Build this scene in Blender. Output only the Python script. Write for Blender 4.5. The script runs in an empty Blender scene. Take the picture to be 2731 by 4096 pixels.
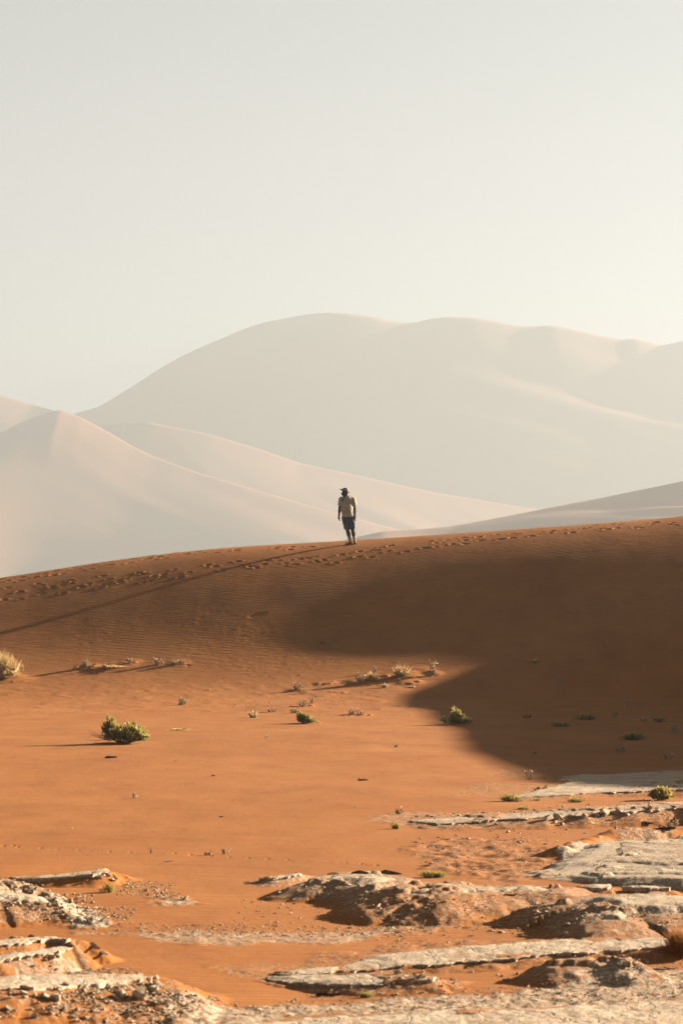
import bpy, math, random, os
import numpy as np
from mathutils import Vector, Matrix

random.seed(7)
rng = np.random.default_rng(7)
scene = bpy.context.scene
COL = scene.collection

# ------------------------------------------------------------------ camera
CAM_H = 2.2
PITCH = math.radians(2.27)
cam_data = bpy.data.cameras.new('camera')
cam_data.sensor_fit = 'HORIZONTAL'
cam_data.sensor_width = 24.0
cam_data.lens = 100.0
cam_data.clip_start = 0.5
cam_data.clip_end = 20000.0
cam_data.dof.use_dof = True
cam_data.dof.focus_distance = 88.0
cam_data.dof.aperture_fstop = 8.0
cam = bpy.data.objects.new('camera', cam_data)
cam.location = (0, 0, CAM_H)
cam.rotation_euler = (math.pi / 2 + PITCH, 0, 0)
COL.objects.link(cam)
scene.camera = cam

# ------------------------------------------------------------------ sky, sun, exposure
SUN_AZ = math.radians(30)        # from +X (right) towards +Y (away from the camera)
SUN_EL = math.radians(16)
sun_dir = Vector((math.cos(SUN_EL) * math.cos(SUN_AZ), math.cos(SUN_EL) * math.sin(SUN_AZ), math.sin(SUN_EL)))

world = bpy.data.worlds.new('World')
scene.world = world
world.use_nodes = True
wn, wl = world.node_tree.nodes, world.node_tree.links
wn.clear()
sky = wn.new('ShaderNodeTexSky')
sky.sky_type = 'NISHITA'
sky.sun_disc = False
sky.sun_elevation = SUN_EL
sky.sun_rotation = math.pi / 2 - SUN_AZ
sky.altitude = 600
sky.air_density = 0.12
sky.dust_density = 0.8
sky.ozone_density = 1.0
hsv = wn.new('ShaderNodeHueSaturation')
hsv.inputs['Saturation'].default_value = 0.25
bg = wn.new('ShaderNodeBackground')
bg.inputs['Strength'].default_value = 0.05
wo = wn.new('ShaderNodeOutputWorld')
wl.new(sky.outputs[0], hsv.inputs['Color'])
tn = wn.new('ShaderNodeMix'); tn.data_type = 'RGBA'; tn.blend_type = 'MULTIPLY'
tn.inputs[0].default_value = 1.0
tn.inputs[7].default_value = (1.0, 1.05, 1.0, 1)
wl.new(hsv.outputs[0], tn.inputs[6])
wl.new(tn.outputs[2], bg.inputs['Color'])
wl.new(bg.outputs[0], wo.inputs['Surface'])

sl = bpy.data.lights.new('sun', 'SUN')
sl.energy = 5.0
sl.angle = math.radians(0.5)
sl.color = (1.0, 0.88, 0.70)
sun = bpy.data.objects.new('sun', sl)
sun.rotation_euler = sun_dir.to_track_quat('Z', 'Y').to_euler()
sun.location = (0, 0, 60)
COL.objects.link(sun)

vs = scene.view_settings
vs.view_transform = 'Standard'
vs.look = 'None'
vs.gamma = 1.0
vs.exposure = 3.0
vs.use_curve_mapping = False
scene.render.engine = 'CYCLES'
scene.cycles.use_denoising = True
scene.cycles.max_bounces = 6
scene.cycles.diffuse_bounces = 3
scene.cycles.volume_bounces = 2
scene.cycles.transparent_max_bounces = 8

# ------------------------------------------------------------------ small helpers
def tag(o, label=None, cat=None, group=None, kind=None):
    if label: o['label'] = label
    if cat: o['category'] = cat
    if group: o['group'] = group
    if kind or cat: o['kind'] = kind or 'thing'
    return o

def mesh_np(name, verts, quads=None, tris=None, smooth=True):
    """mesh from numpy arrays, fast"""
    me = bpy.data.meshes.new(name)
    verts = np.asarray(verts, np.float32).reshape(-1, 3)
    loops, starts, n = [], [], 0
    if quads is not None and len(quads):
        q = np.asarray(quads, np.int32).reshape(-1, 4)
        loops.append(q.ravel()); starts.append(np.arange(len(q), dtype=np.int32) * 4); n = len(q) * 4
    if tris is not None and len(tris):
        t = np.asarray(tris, np.int32).reshape(-1, 3)
        loops.append(t.ravel()); starts.append(n + np.arange(len(t), dtype=np.int32) * 3)
    loops = np.concatenate(loops); starts = np.concatenate(starts)
    me.vertices.add(len(verts)); me.vertices.foreach_set('co', verts.ravel())
    me.loops.add(len(loops)); me.loops.foreach_set('vertex_index', loops)
    me.polygons.add(len(starts)); me.polygons.foreach_set('loop_start', starts)
    me.polygons.foreach_set('use_smooth', np.full(len(starts), smooth))
    me.update(calc_edges=True)
    return me

def attr(me, name, vals):
    a = me.attributes.new(name, 'FLOAT', 'POINT')
    a.data.foreach_set('value', np.asarray(vals, np.float32))

def add(name, me, mat, parent=None):
    o = bpy.data.objects.new(name, me)
    if mat is not None:
        me.materials.clear(); me.materials.append(mat)
    COL.objects.link(o)
    if parent: o.parent = parent
    return o

def empty(name, loc, rz=0.0):
    o = bpy.data.objects.new(name, None)
    o.empty_display_size = 0.1
    o.location = loc; o.rotation_euler = (0, 0, rz)
    COL.objects.link(o)
    return o

def grid_quads(nr, nc):
    i = np.arange(nr - 1)[:, None] * nc + np.arange(nc - 1)[None, :]
    return np.stack([i, i + 1, i + nc + 1, i + nc], -1).reshape(-1, 4)

# value noise with smooth interpolation, vectorised
def _h(ix, iy, seed):
    n = (ix.astype(np.int64) * 374761393 + iy.astype(np.int64) * 668265263 + seed * 974711) & 0xFFFFFFFF
    n = ((n ^ (n >> 13)) * 1274126177) & 0xFFFFFFFF
    return ((n ^ (n >> 16)) & 0xFFFFFF) / float(0xFFFFFF)

def vnoise(x, y, seed=0):
    x = np.asarray(x, float); y = np.asarray(y, float)
    ix = np.floor(x); iy = np.floor(y)
    fx = x - ix; fy = y - iy
    fx = fx * fx * fx * (fx * (fx * 6 - 15) + 10); fy = fy * fy * fy * (fy * (fy * 6 - 15) + 10)
    ix = ix.astype(np.int64); iy = iy.astype(np.int64)
    a = _h(ix, iy, seed); b = _h(ix + 1, iy, seed); c = _h(ix, iy + 1, seed); d = _h(ix + 1, iy + 1, seed)
    return (a + (b - a) * fx) * (1 - fy) + (c + (d - c) * fx) * fy - 0.5

def fbm(x, y, seed=0, octs=4, gain=0.5):
    s = 0; a = 1.0
    for k in range(octs):
        s = s + a * vnoise(x * 2 ** k + 17.3 * k, y * 2 ** k - 9.1 * k, seed + k)
        a *= gain
    return s

def sstep(a, b, x):
    t = np.clip((x - a) / (b - a), 0, 1)
    return t * t * (3 - 2 * t)

def curve(knots, sigma, step=0.05):
    k = np.array(knots, float)
    g = np.arange(k[0, 0] - 5 * sigma, k[-1, 0] + 5 * sigma, step)
    v = np.interp(g, k[:, 0], k[:, 1])
    r = int(4 * sigma / step)
    w = np.exp(-0.5 * (np.arange(-r, r + 1) * step / sigma) ** 2); w /= w.sum()
    v = np.convolve(np.pad(v, r, mode='edge'), w, 'valid')
    return lambda x: np.interp(x, g, v)

# node helpers
def new_mat(name):
    m = bpy.data.materials.new(name)
    m.use_nodes = True
    nt = m.node_tree
    b = nt.nodes['Principled BSDF']
    b.inputs['Roughness'].default_value = 0.9
    b.inputs['Specular IOR Level'].default_value = 0.15
    return m, nt, b

def nd(nt, t, **kw):
    n = nt.nodes.new(t)
    for k, v in kw.items():
        if k in n.inputs.keys():
            n.inputs[k].default_value = v
        else:
            setattr(n, k, v)
    return n

def ramp(nt, src, stops):
    r = nt.nodes.new('ShaderNodeValToRGB')
    e = r.color_ramp.elements
    while len(e) < len(stops): e.new(0.5)
    for k, (p, c) in enumerate(stops):
        e[k].position = p
        e[k].color = (c[0], c[1], c[2], 1) if hasattr(c, '__len__') else (c, c, c, 1)
    nt.links.new(src, r.inputs['Fac'])
    return r.outputs['Color']

def mixc(nt, f, a, b, mode='MIX'):
    m = nt.nodes.new('ShaderNodeMix'); m.data_type = 'RGBA'; m.blend_type = mode
    if hasattr(f, 'links'): nt.links.new(f, m.inputs[0])
    else: m.inputs[0].default_value = f
    for s, v in ((6, a), (7, b)):
        if hasattr(v, 'links'): nt.links.new(v, m.inputs[s])
        else: m.inputs[s].default_value = (v[0], v[1], v[2], 1)
    return m.outputs[2]

def math_(nt, op, a, b=0.0, c=None):
    m = nt.nodes.new('ShaderNodeMath'); m.operation = op
    for s, v in enumerate((a, b) if c is None else (a, b, c)):
        if hasattr(v, 'links'): nt.links.new(v, m.inputs[s])
        else: m.inputs[s].default_value = v
    return m.outputs[0]

# ------------------------------------------------------------------ shape of the land
F_PX = 100.0 / 24.0 * 2731.0
prof = curve([(-40, 0), (60, 0), (70, .03), (74, .07), (76, .12), (78, .22), (80, .46), (82, .91), (84, 1.61), (86, 2.50), (88, 3.42), (90, 4.22), (91.5, 4.67), (93, 4.925),
              (94.5, 5.0), (97, 4.93), (102, 4.3), (112, 1.5), (125, -2.5), (170, -4)], .75)
crest = curve([(-60, 0.2), (-24, 2.2), (-16, 3.15), (-11.2, 3.78), (-7.6, 4.38), (-4, 4.80), (0, 5.0), (3.1, 5.2), (6.5, 5.42),
               (11.2, 5.78), (15, 6.28), (20, 7.05), (25, 7.45), (30, 7.8), (50, 7), (90, 1)], 1.2)
arm_x = curve([(20, 30), (36, 27), (44, 24.6), (49, 25.0), (53, 26.8), (58, 27.1), (65, 27.2), (72, 27.3), (84, 27.3), (91, 26), (105, 25), (125, 25)], 1.6)
arm_z = curve([(20, -1), (36, -.2), (41, 2.0), (45, 5.4), (48, 6.9), (53, 7.8), (60, 8.0), (91, 8.1), (105, 6), (125, 0)], 1.6)

def land(x, y):
    """large forms only: flat pan, the dune, the dune's arm on the right"""
    x = np.asarray(x, float); y = np.asarray(y, float)
    a = crest(x) / 5.0
    d = prof(y + 0.35 * np.sin(x * .21) + 0.5 * sstep(0, 12, x)) * np.where(prof(y) > 0, a, 1)
    zr = arm_z(y); t = arm_x(y) - x
    W = np.maximum(zr, .5) / .5
    q = np.where(t > 0, sstep(0, 1, 1 - t / W), sstep(0, 1, 1 + t / 60.0))
    e = zr * q
    k = 0.35
    m = np.maximum(d, e)
    z = m + k * np.log(np.exp((d - m) / k) + np.exp((e - m) / k)) - k * math.log(2) * np.exp(-np.abs(d - e) / k) * sstep(1.2, .2, m)
    # gentle undulation of the pan
    z = z + 0.05 * fbm(x * .16, y * .08, 3, 2) * sstep(75, 60, y)
    # outskirts sink below the plain
    z = z - 3.0 * sstep(70, 130, np.abs(x)) - 3.0 * sstep(2, -28, y)
    return z

CP, SP = math.cos(PITCH), math.sin(PITCH)
def ray(px, py):
    a = (px - 1365.5) / F_PX; b = -(py - 2048.0) / F_PX
    v = np.array([a, CP - b * SP, SP + b * CP])
    return v / np.linalg.norm(v)

def on_plane(px, py, z):
    v = ray(px, py); t = (z - CAM_H) / v[2]
    return (v[0] * t, v[1] * t)

def spot(px, py, zfun=None):
    """where the ground seen at that place of the photograph lies"""
    v = ray(px, py)
    ts = np.arange(12.0, 110.0, 0.05)
    f = zfun or ground_z
    X = v[0] * ts; Y = v[1] * ts; Z = CAM_H + v[2] * ts
    below = Z < f(X, Y)
    i = int(np.argmax(below)) if below.any() else len(ts) - 1
    return Vector((X[i], Y[i], float(f(X[i], Y[i]))))

# rows and columns of the ground sheet
def row_positions():
    ys = list(np.linspace(-60, 9, 40)); y = 9.3
    while y < 98.0:
        ys.append(y)
        if y < 12.5: y += .12
        elif y < 72: y += min(max(y * y / 12500.0, .02), .085)
        else: y += .06
    while y < 180:
        ys.append(y); y += .8
    return np.array(ys)
ROWS = row_positions()
NC = 620
U = np.linspace(-1, 1, NC)
OUT = np.exp(np.linspace(0, 1, 45)[1:] * math.log(1 + 100 / .5)) * .5 - .5
WID = .142 * np.maximum(ROWS, 10.0)
GX = np.concatenate([-(WID[:, None] + OUT[None, ::-1]), WID[:, None] * U[None, :], WID[:, None] + OUT[None, :]], 1)
GY = np.repeat(ROWS[:, None], GX.shape[1], 1)
GZ = land(GX, GY)
MUD = np.zeros_like(GZ)      # how far the surface is bare clay instead of sand
ROUGH = np.zeros_like(GZ)
C0 = len(OUT)

# ------------------------------------------------------------------ clay crusts and mounds: outline seen in the photograph (top surface),
# height at its left and right end, widths of the slope before and behind it, crust thickness, share of bare clay on the slopes
CRUSTS = [
 dict(key='F1', poly=[(2010,3186),(2080,3168),(2160,3148),(2254,3128),(2223,3105),(2330,3096),(2420,3098),(2541,3090),(2731,3080),(2950,3070),(2950,3150),(2731,3153),(2560,3160),(2411,3166),(2250,3177),(2120,3186)],
      z=(.025,.12), front=.30, back=3.0, thick=.03, mud=.35, jag=.10, label='broad pale clay crust half in the dune\'s shadow at right'),
 dict(key='F2', poly=[(1631,3284),(1700,3272),(1801,3265),(1980,3254),(2150,3244),(2330,3230),(2498,3218),(2731,3202),(2950,3190),(2950,3218),(2731,3225),(2560,3238),(2400,3249),(2236,3262),(2060,3275),(1888,3284),(1760,3292)],
      z=(.04,.22), front=.34, back=1.6, thick=.03, mud=.45, jag=.10, label='long pale clay ledge with a dark undercut front below the yellow green bush'),
 dict(key='F3', round=.03, poly=[(2306,3440),(2360,3400),(2430,3368),(2520,3360),(2620,3362),(2731,3338),(2950,3320),(2950,3450),(2731,3452),(2600,3455),(2480,3452),(2390,3450)],
      z=(.07,.17), front=.55, back=.45, thick=.02, mud=.95, jag=.08, label='cracked whitish clay mound with a shaded back rim at right'),
 dict(key='F3b', round=.045, poly=[(2237,3490),(2320,3470),(2440,3458),(2600,3462),(2760,3468),(2950,3470),(2950,3500),(2731,3505),(2600,3500),(2480,3500),(2360,3498)],
      z=(.05,.13), front=.22, back=.8, thick=.02, mud=.8, jag=.06, label='low grey clay lobe with a shaded front below the cracked mound'),
 dict(key='R0', poly=[(1035,3512),(1090,3502),(1150,3495),(1200,3488),(1205,3494),(1150,3506),(1090,3516)],
      z=(.04,.07), front=.22, back=.5, thick=.025, mud=.5, jag=.05, label='small pale clay scrap left of the dark capped mound'),
 dict(key='R1', round=.045, poly=[(1215,3518),(1250,3508),(1320,3494),(1420,3488),(1500,3484),(1580,3492),(1630,3500),(1600,3520),(1500,3540),(1420,3528),(1330,3516),(1270,3520)],
      z=(.13,.15), front=.45, back=.5, thick=.03, mud=.55, jag=.09, label='broken clay crust on the mound that has dark upturned plates'),
 dict(key='R2', round=.045, poly=[(1540,3552),(1600,3524),(1680,3510),(1800,3520),(1960,3532),(2100,3534),(2240,3538),(2230,3552),(2060,3552),(1900,3562),(1780,3574),(1660,3562),(1600,3560)],
      z=(.19,.17), front=.60, back=.9, thick=.03, mud=.45, jag=.09, label='pale rimmed clay crust on the mound below the small green tuft'),
 dict(key='R2b', poly=[(2300,3538),(2380,3532),(2445,3534),(2440,3545),(2370,3546)],
      z=(.10,.10), front=.16, back=.4, thick=.04, mud=.3, jag=.04, label='short dark fronted clay scrap between the two pale mounds'),
 dict(key='R2c', poly=[(2483,3546),(2560,3540),(2640,3541),(2690,3547),(2600,3552)],
      z=(.08,.08), front=.14, back=.4, thick=.035, mud=.3, jag=.04, label='thin clay scrap behind the rough white flat at right'),
 dict(key='R3', round=.045, poly=[(2190,3598),(2230,3588),(2290,3570),(2400,3563),(2560,3563),(2731,3566),(2950,3566),(2950,3640),(2731,3634),(2640,3640),(2552,3634),(2480,3652),(2425,3654),(2356,3628),(2281,3602)],
      z=(.17,.20), front=.60, back=.8, thick=.04, mud=.5, jag=.09, label='rough white clay flat topping the largest shaded mound at right'),
 dict(key='R5', poly=[(1090,3884),(1200,3868),(1320,3852),(1480,3818),(1640,3802),(1800,3790),(1960,3776),(2100,3766),(2260,3756),(2400,3750),(2600,3752),(2731,3752),(2731,3772),(2560,3788),(2400,3800),(2200,3808),(1900,3840),(1700,3850),(1500,3868),(1300,3884),(1180,3890)],
      z=(.02,.10), front=.14, back=1.0, thick=.02, mud=.35, jag=.07, label='long tapering strip of pale clay crust running across the lower right'),
 dict(key='R6', poly=[(1080,3900),(1180,3896),(1300,3890),(1450,3888),(1560,3890),(1680,3896),(1720,3906),(1640,3918),(1540,3926),(1420,3930),(1280,3928),(1160,3920)],
      z=(.02,.085), front=.16, back=.6, thick=.022, mud=.4, jag=.06, label='short pale clay crust with a rubbly right end at the bottom'),
 dict(key='R7', round=.045, poly=[(2140,3846),(2220,3838),(2360,3832),(2460,3830),(2540,3834),(2560,3842),(2500,3848),(2420,3846),(2320,3850),(2220,3856)],
      z=(.11,.12), front=.30, back=.25, thick=.03, mud=.45, jag=.05, label='thin topped clay mound with a dark front at lower right'),
 dict(key='L1', poly=[(30,3504),(120,3496),(220,3488),(330,3478),(425,3470),(430,3480),(370,3490),(290,3498),(180,3508),(90,3514)],
      z=(.05,.12), front=.16, back=.7, thick=.04, mud=.2, jag=.03, label='narrow pale clay slab standing proud of the sand at left'),
 dict(key='L2', round=.045, poly=[(-220,3500),(-60,3498),(40,3508),(110,3530),(180,3552),(250,3576),(230,3596),(120,3590),(0,3580),(-220,3570)],
      z=(.24,.15), front=.42, back=.4, thick=.03, mud=.5, jag=.10, label='crumbling clay crust on the rubble mound at the left edge'),
 dict(key='L3', poly=[(-220,3752),(0,3742),(120,3734),(220,3736),(300,3740),(296,3750),(200,3748),(130,3762),(0,3772),(-220,3780)],
      z=(.20,.19), front=.20, back=.5, thick=.03, mud=.25, jag=.05, label='upper broken clay plate over orange sand at left'),
 dict(key='L3b', poly=[(-220,3840),(0,3818),(110,3800),(200,3786),(290,3762),(300,3774),(220,3806),(120,3822),(0,3838),(-220,3856)],
      z=(.13,.14), front=.20, back=.2, thick=.028, mud=.3, jag=.05, label='lower broken clay plate over orange sand at left'),
 dict(key='L4', poly=[(-260,3905),(0,3902),(150,3896),(300,3893),(450,3892),(580,3893),(600,3900),(540,3914),(460,3926),(340,3934),(200,3942),(0,3950),(-260,3954)],
      z=(.25,.19), front=.75, back=.8, thick=.05, mud=.25, jag=.05, label='big bleached clay slab overhanging the rubble slope in the lower left corner'),
 dict(key='N1', poly=[(620,4100),(900,4082),(1250,4064),(1600,4050),(2000,4030),(2400,4010),(2731,3992),(3000,3980),(3000,4700),(300,4700),(420,4140)],
      z=(.02,.05), front=.2, back=.3, thick=.02, mud=.4, jag=.06, label='bare cream clay flat along the bottom edge at right'),
]

def poly_sd(P, x, y):
    """signed distance (inside < 0) and outward direction in depth"""
    P = np.asarray(P); Q = np.roll(P, -1, 0)
    best = np.full(x.shape, 1e18); nx = np.zeros(x.shape); ny = np.zeros(x.shape); inside = np.zeros(x.shape, bool)
    for (ax, ay), (bx, by) in zip(P, Q):
        ex, ey = bx - ax, by - ay
        t = np.clip(((x - ax) * ex + (y - ay) * ey) / (ex * ex + ey * ey + 1e-12), 0, 1)
        dx = x - ax - t * ex; dy = y - ay - t * ey
        d = dx * dx + dy * dy
        m = d < best
        best = np.where(m, d, best); nx = np.where(m, dx, nx); ny = np.where(m, dy, ny)
        c = (ay > y) != (by > y)
        with np.errstate(divide='ignore', invalid='ignore'):
            inside ^= c & (x < (bx - ax) * (y - ay) / (by - ay + 1e-18) + ax)
    d = np.sqrt(best) + 1e-9
    s = np.where(inside, -1, 1)
    return d * s, ny / d * s, nx / d * s

for c in CRUSTS:
    x0 = min(p[0] for p in c['poly']); x1 = max(p[0] for p in c['poly'])
    def zpx(px): return c['z'][0] + (c['z'][1] - c['z'][0]) * (px - x0) / (x1 - x0)
    c['world'] = [on_plane(a, b, zpx(a)) for a, b in c['poly']]
    w = np.array(c['world'])
    c['zx'] = (w[:, 0].min(), w[:, 0].max())

def crust_top(c, x):
    t = np.clip((x - c['zx'][0]) / (c['zx'][1] - c['zx'][0]), 0, 1)
    return c['z'][0] + (c['z'][1] - c['z'][0]) * t

def patch(xa, xb, ya, yb):
    r0, r1 = np.searchsorted(ROWS, [ya, yb])
    return slice(max(r0, 0), min(r1 + 1, len(ROWS)))

BUMP = np.zeros_like(GZ)
DRIFT = dict(N1=0, L1=0, L4=.1, F1=.2, F2=.8, R5=.92, R6=.92, L3=.75, L3b=.75, F3=.25, F3b=.4, R3=.3)
def raise_crusts():
    for c in CRUSTS:
        w = np.array(c['world']); m = max(c['front'], c['back']) + .3
        r = patch(0, 0, w[:, 1].min() - c['front'] - .6, w[:, 1].max() + c['back'] + .6)
        X, Y = GX[r], GY[r]
        cols = np.where(((X > w[:, 0].min() - m) & (X < w[:, 0].max() + m)).any(0))[0]
        if not len(cols): continue
        k = slice(cols[0], cols[-1] + 1)
        X, Y = X[:, k], Y[:, k]
        sd, ny, nx = poly_sd(c['world'], X, Y)
        c['seed'] = hash_key(c['key'])
        sd = sd + c['jag'] * 1.2 * fbm(X * 2.2, Y * 1.4, c['seed'], 4, .55)
        wid = np.where(ny < 0, c['front'] * (.55 + .45 * -ny), c['front'] * .55 + (c['back'] - c['front'] * .55) * ny)
        wid = wid * (1 + .5 * fbm(X * 1.1, Y * .8, c['seed'] + 5, 2))
        q = np.clip(1 - np.maximum(sd, 0) / np.maximum(wid, .05), 0, 1)
        prof_ = q * (1.35 - .35 * q) if c['front'] > .25 else q
        prof_ = np.where(ny > .3, q * q * (3 - 2 * q), np.clip(prof_, 0, 1))
        h = (crust_top(c, X) - c['thick'] * .8) * prof_
        # sand drifted over the crust in patches, more so towards its back
        drift = np.clip(fbm(X * 2.6, Y * 1.5, c['seed'] + 71, 4, .6) - .06 - .5 * (1 - DRIFT.get(c['key'], .85)) + .10 * np.clip(ny, -1, 1) * sstep(.5, .0, -sd), 0, 1)
        h = h + np.where(sd < 0, c['thick'] * .85 * sstep(0, .08, drift) + np.minimum(drift, .2) * .03, 0) * sstep(0, .03, -sd)
        lump = sstep(.02, .2, q) * sstep(.9, .65, q)
        h = h + lump * (.012 * fbm(X * 7, Y * 6, c['seed'] + 9, 3, .6))
        BUMP[r, k] = np.maximum(BUMP[r, k], h)
        near = sstep(0, .25, q)
        MUD[r, k] = np.maximum(MUD[r, k], c['mud'] * near * np.where(sd < .03, 1, .85))

def hash_key(k): return sum(ord(ch) * (i * 7 + 3) for i, ch in enumerate(k)) % 997

raise_crusts()
near_flat = sstep(62, 45, GY)
GZ += BUMP

# gravelly bands without a crust of their own: outline, share of clay, lumpiness
BANDS = [
 ([(330,3712),(560,3700),(900,3706),(1200,3700),(1420,3690),(1560,3700),(1500,3740),(1250,3752),(1000,3756),(760,3750),(500,3735)], .5, .006),
 ([(620,4075),(900,4020),(1250,3985),(1600,3975),(1950,3950),(2300,3915),(2731,3860),(2950,3850),(2950,3985),(2731,3996),(2300,4016),(1900,4036),(1500,4056),(1100,4074),(800,4092)], .62, .008),
 ([(493,3526),(600,3530),(700,3570),(752,3600),(640,3600),(540,3560)], .6, .012),
 ([(130,3650),(250,3600),(400,3630),(517,3680),(440,3696),(290,3696)], .75, .02),
 ([(100,3880),(300,3830),(430,3850),(600,3890),(600,3900),(100,3905)], .55, .012),
 ([(560,3940),(700,3955),(900,4010),(880,4080),(700,4110),(400,4130),(-200,4140),(-200,4040),(200,4010),(400,3985)], .34, .012),
 ([(1500,3640),(1800,3600),(2000,3570),(2200,3560),(2150,3590),(1960,3650),(1800,3720),(1560,3720)], .38, .012),
 ([(1640,3370),(1800,3340),(2050,3340),(2240,3380),(2260,3440),(2240,3500),(2000,3520),(1800,3500),(1700,3440)], .30, .017),
 ([(2190,3432),(2280,3382),(2411,3345),(2731,3322),(2731,3368),(2420,3388),(2320,3418),(2230,3442)], .5, .012),
 ([(1560,3720),(1900,3740),(2300,3745),(2300,3752),(1800,3790),(1500,3780)], .30, .008),
]
def raise_bands():
    for i, (poly, mud, lump) in enumerate(BANDS):
        w = np.array([on_plane(a, b, .03) for a, b in poly])
        r = patch(0, 0, w[:, 1].min() - .4, w[:, 1].max() + .4)
        X, Y = GX[r], GY[r]
        cols = np.where(((X > w[:, 0].min() - .4) & (X < w[:, 0].max() + .4)).any(0))[0]
        k = slice(cols[0], cols[-1] + 1); X, Y = X[:, k], Y[:, k]
        sd, _, _ = poly_sd(w, X, Y)
        sd = sd + .35 * fbm(X * 2.5, Y * 1.2, 300 + i, 4, .6)
        q = sstep(.12, -.18, sd)
        MUD[r, k] = np.maximum(MUD[r, k], mud * q)
        f = 4.5 if i == 7 else 9.0
        GZ[r, k] += q * lump * 2 * (fbm(X * f, Y * f * .8, 400 + i, 3, .55) + .15)
raise_bands()

# sand: faint swells, crumbly patches on the dune's flank
GZ += .016 * fbm(GX * .9, GY * .5, 61, 3) * sstep(12, 16, GY) * (.3 + .7 * sstep(80, 72, GY)) * sstep(96, 92, GY)
crumb = sstep(-9.5, -6, GX) * sstep(2.0, -2.5, GX) * sstep(79.0, 81.0, GY) * sstep(88.0, 85.0, GY)
crumb = crumb * np.clip(.5 + 1.6 * fbm(GX * .5, GY * .6, 71, 3), 0, 1)
GZ += crumb * .007 * fbm(GX * 7, GY * 6, 72, 2, .6)
toe = sstep(66, 72, GY) * sstep(82, 79, GY)
GZ += toe * .022 * np.clip(fbm(GX * 2.2, GY * 2.0, 81, 3, .6), -.2, 1)

# ------------------------------------------------------------------ footprints pressed into the sand
def press(x, y, ang, ln, wd, dep, rim=.35):
    R = ln * 1.6
    r0, r1 = np.searchsorted(ROWS, [y - R, y + R])
    r = slice(r0, r1 + 1)
    w = .142 * max(y, 10)
    a = int(C0 + (np.clip((x - R) / w, -1, 1) + 1) * .5 * (NC - 1)) - 1
    b = int(C0 + (np.clip((x + R) / w, -1, 1) + 1) * .5 * (NC - 1)) + 2
    if b - a < 3: return
    X = GX[r, a:b] - x; Y = GY[r, a:b] - y
    u = (X * math.cos(ang) + Y * math.sin(ang)) / ln
    v = (-X * math.sin(ang) + Y * math.cos(ang)) / wd
    q = np.sqrt(u * u + v * v)
    GZ[r, a:b] += -dep * sstep(1.0, .35, q) + dep * rim * np.exp(-((q - 1.15) / .22) ** 2)

def track(path, step, ln, wd, dep, side, jit, seed, skip=0.0, zfun=land):
    rr = random.Random(seed)
    pts = [spot(a, b, zfun) for a, b in path]
    seg = [(p, q, (q - p).length) for p, q in zip(pts, pts[1:])]
    total = sum(s[2] for s in seg); d = 0; n = 0
    while d < total:
        e = d
        for p, q, l in seg:
            if e <= l: break
            e -= l
        c = p.lerp(q, min(e / l, 1)); ang = math.atan2(q.y - p.y, q.x - p.x)
        s = side * (1 if n % 2 else -1) + rr.uniform(-jit, jit)
        if rr.random() > skip:
            press(c.x - math.sin(ang) * s, c.y + math.cos(ang) * s, ang + rr.uniform(-.3, .3),
                  ln * rr.uniform(.8, 1.25), wd * rr.uniform(.8, 1.3), dep * rr.uniform(.6, 1.2))
        d += step * rr.uniform(.8, 1.2); n += 1

T1 = [(-60,2375),(0,2366),(200,2346),(500,2312),(700,2291),(900,2266),(1130,2250),(1366,2230),(1640,2190),(1900,2160),(2200,2131),(2500,2104),(2780,2086)]
T2 = [(-60,2345),(0,2335),(300,2284),(600,2238),(860,2207),(1100,2192),(1290,2184)]
T2b = [(-60,2332),(0,2322),(350,2262),(700,2214),(1000,2184),(1250,2168)]
T3 = [(-60,2415),(0,2405),(120,2388),(330,2357),(520,2332),(760,2300)]
for k in range(3):
    track(T1, .55, .14, .07, .040, .13 + .13 * k, .14, 100 + k, .2)
track([(x, y - 12) for x, y in T1[7:]], .6, .15, .075, .04, .2, .2, 110, .3)
track(T2, .6, .16, .08, .05, .14, .12, 120, .1)
track(T2, .62, .15, .08, .045, .4, .2, 121, .3)
track(T2b, .6, .16, .08, .045, .15, .12, 122, .15)
track(T3, .62, .14, .075, .04, .12, .06, 123, .1)
# a small animal's trail across the pan and two hollows on the flank
track([(-40,3382),(150,3392),(400,3406),(650,3414),(900,3428),(1366,3452),(1560,3470)], .105, .022, .022, .014, .02, .015, 130, .15)
track([(250,2868),(150,2850),(75,2790),(100,2740),(170,2700)], .22, .035, .03, .014, .03, .03, 131, .3)
for px, py, ln, wd, dep in ((1030, 2462, .34, .16, .07), (2140, 2530, .45, .30, .08),
                            (2300, 2560, .3, .2, .05), (2700, 2525, .5, .2, .06), (2470, 2545, .4, .2, .05)):
    p = spot(px, py, land); press(p.x, p.y, .4, ln, wd, dep * .45, .06)

# brown back rim of the cracked mound
for i in range(26):
    t = i / 25.0
    px = np.interp(t, [0, .3, .55, 1], [2225, 2320, 2420, 2700]); py = np.interp(t, [0, .3, .55, 1], [3430, 3392, 3366, 3352])
    p = spot(px, py, land); press(p.x, p.y + .05, .1, .20, .16, -.045 * (.6 + .4 * math.sin(i * 1.7) ** 2), .0)
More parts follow.
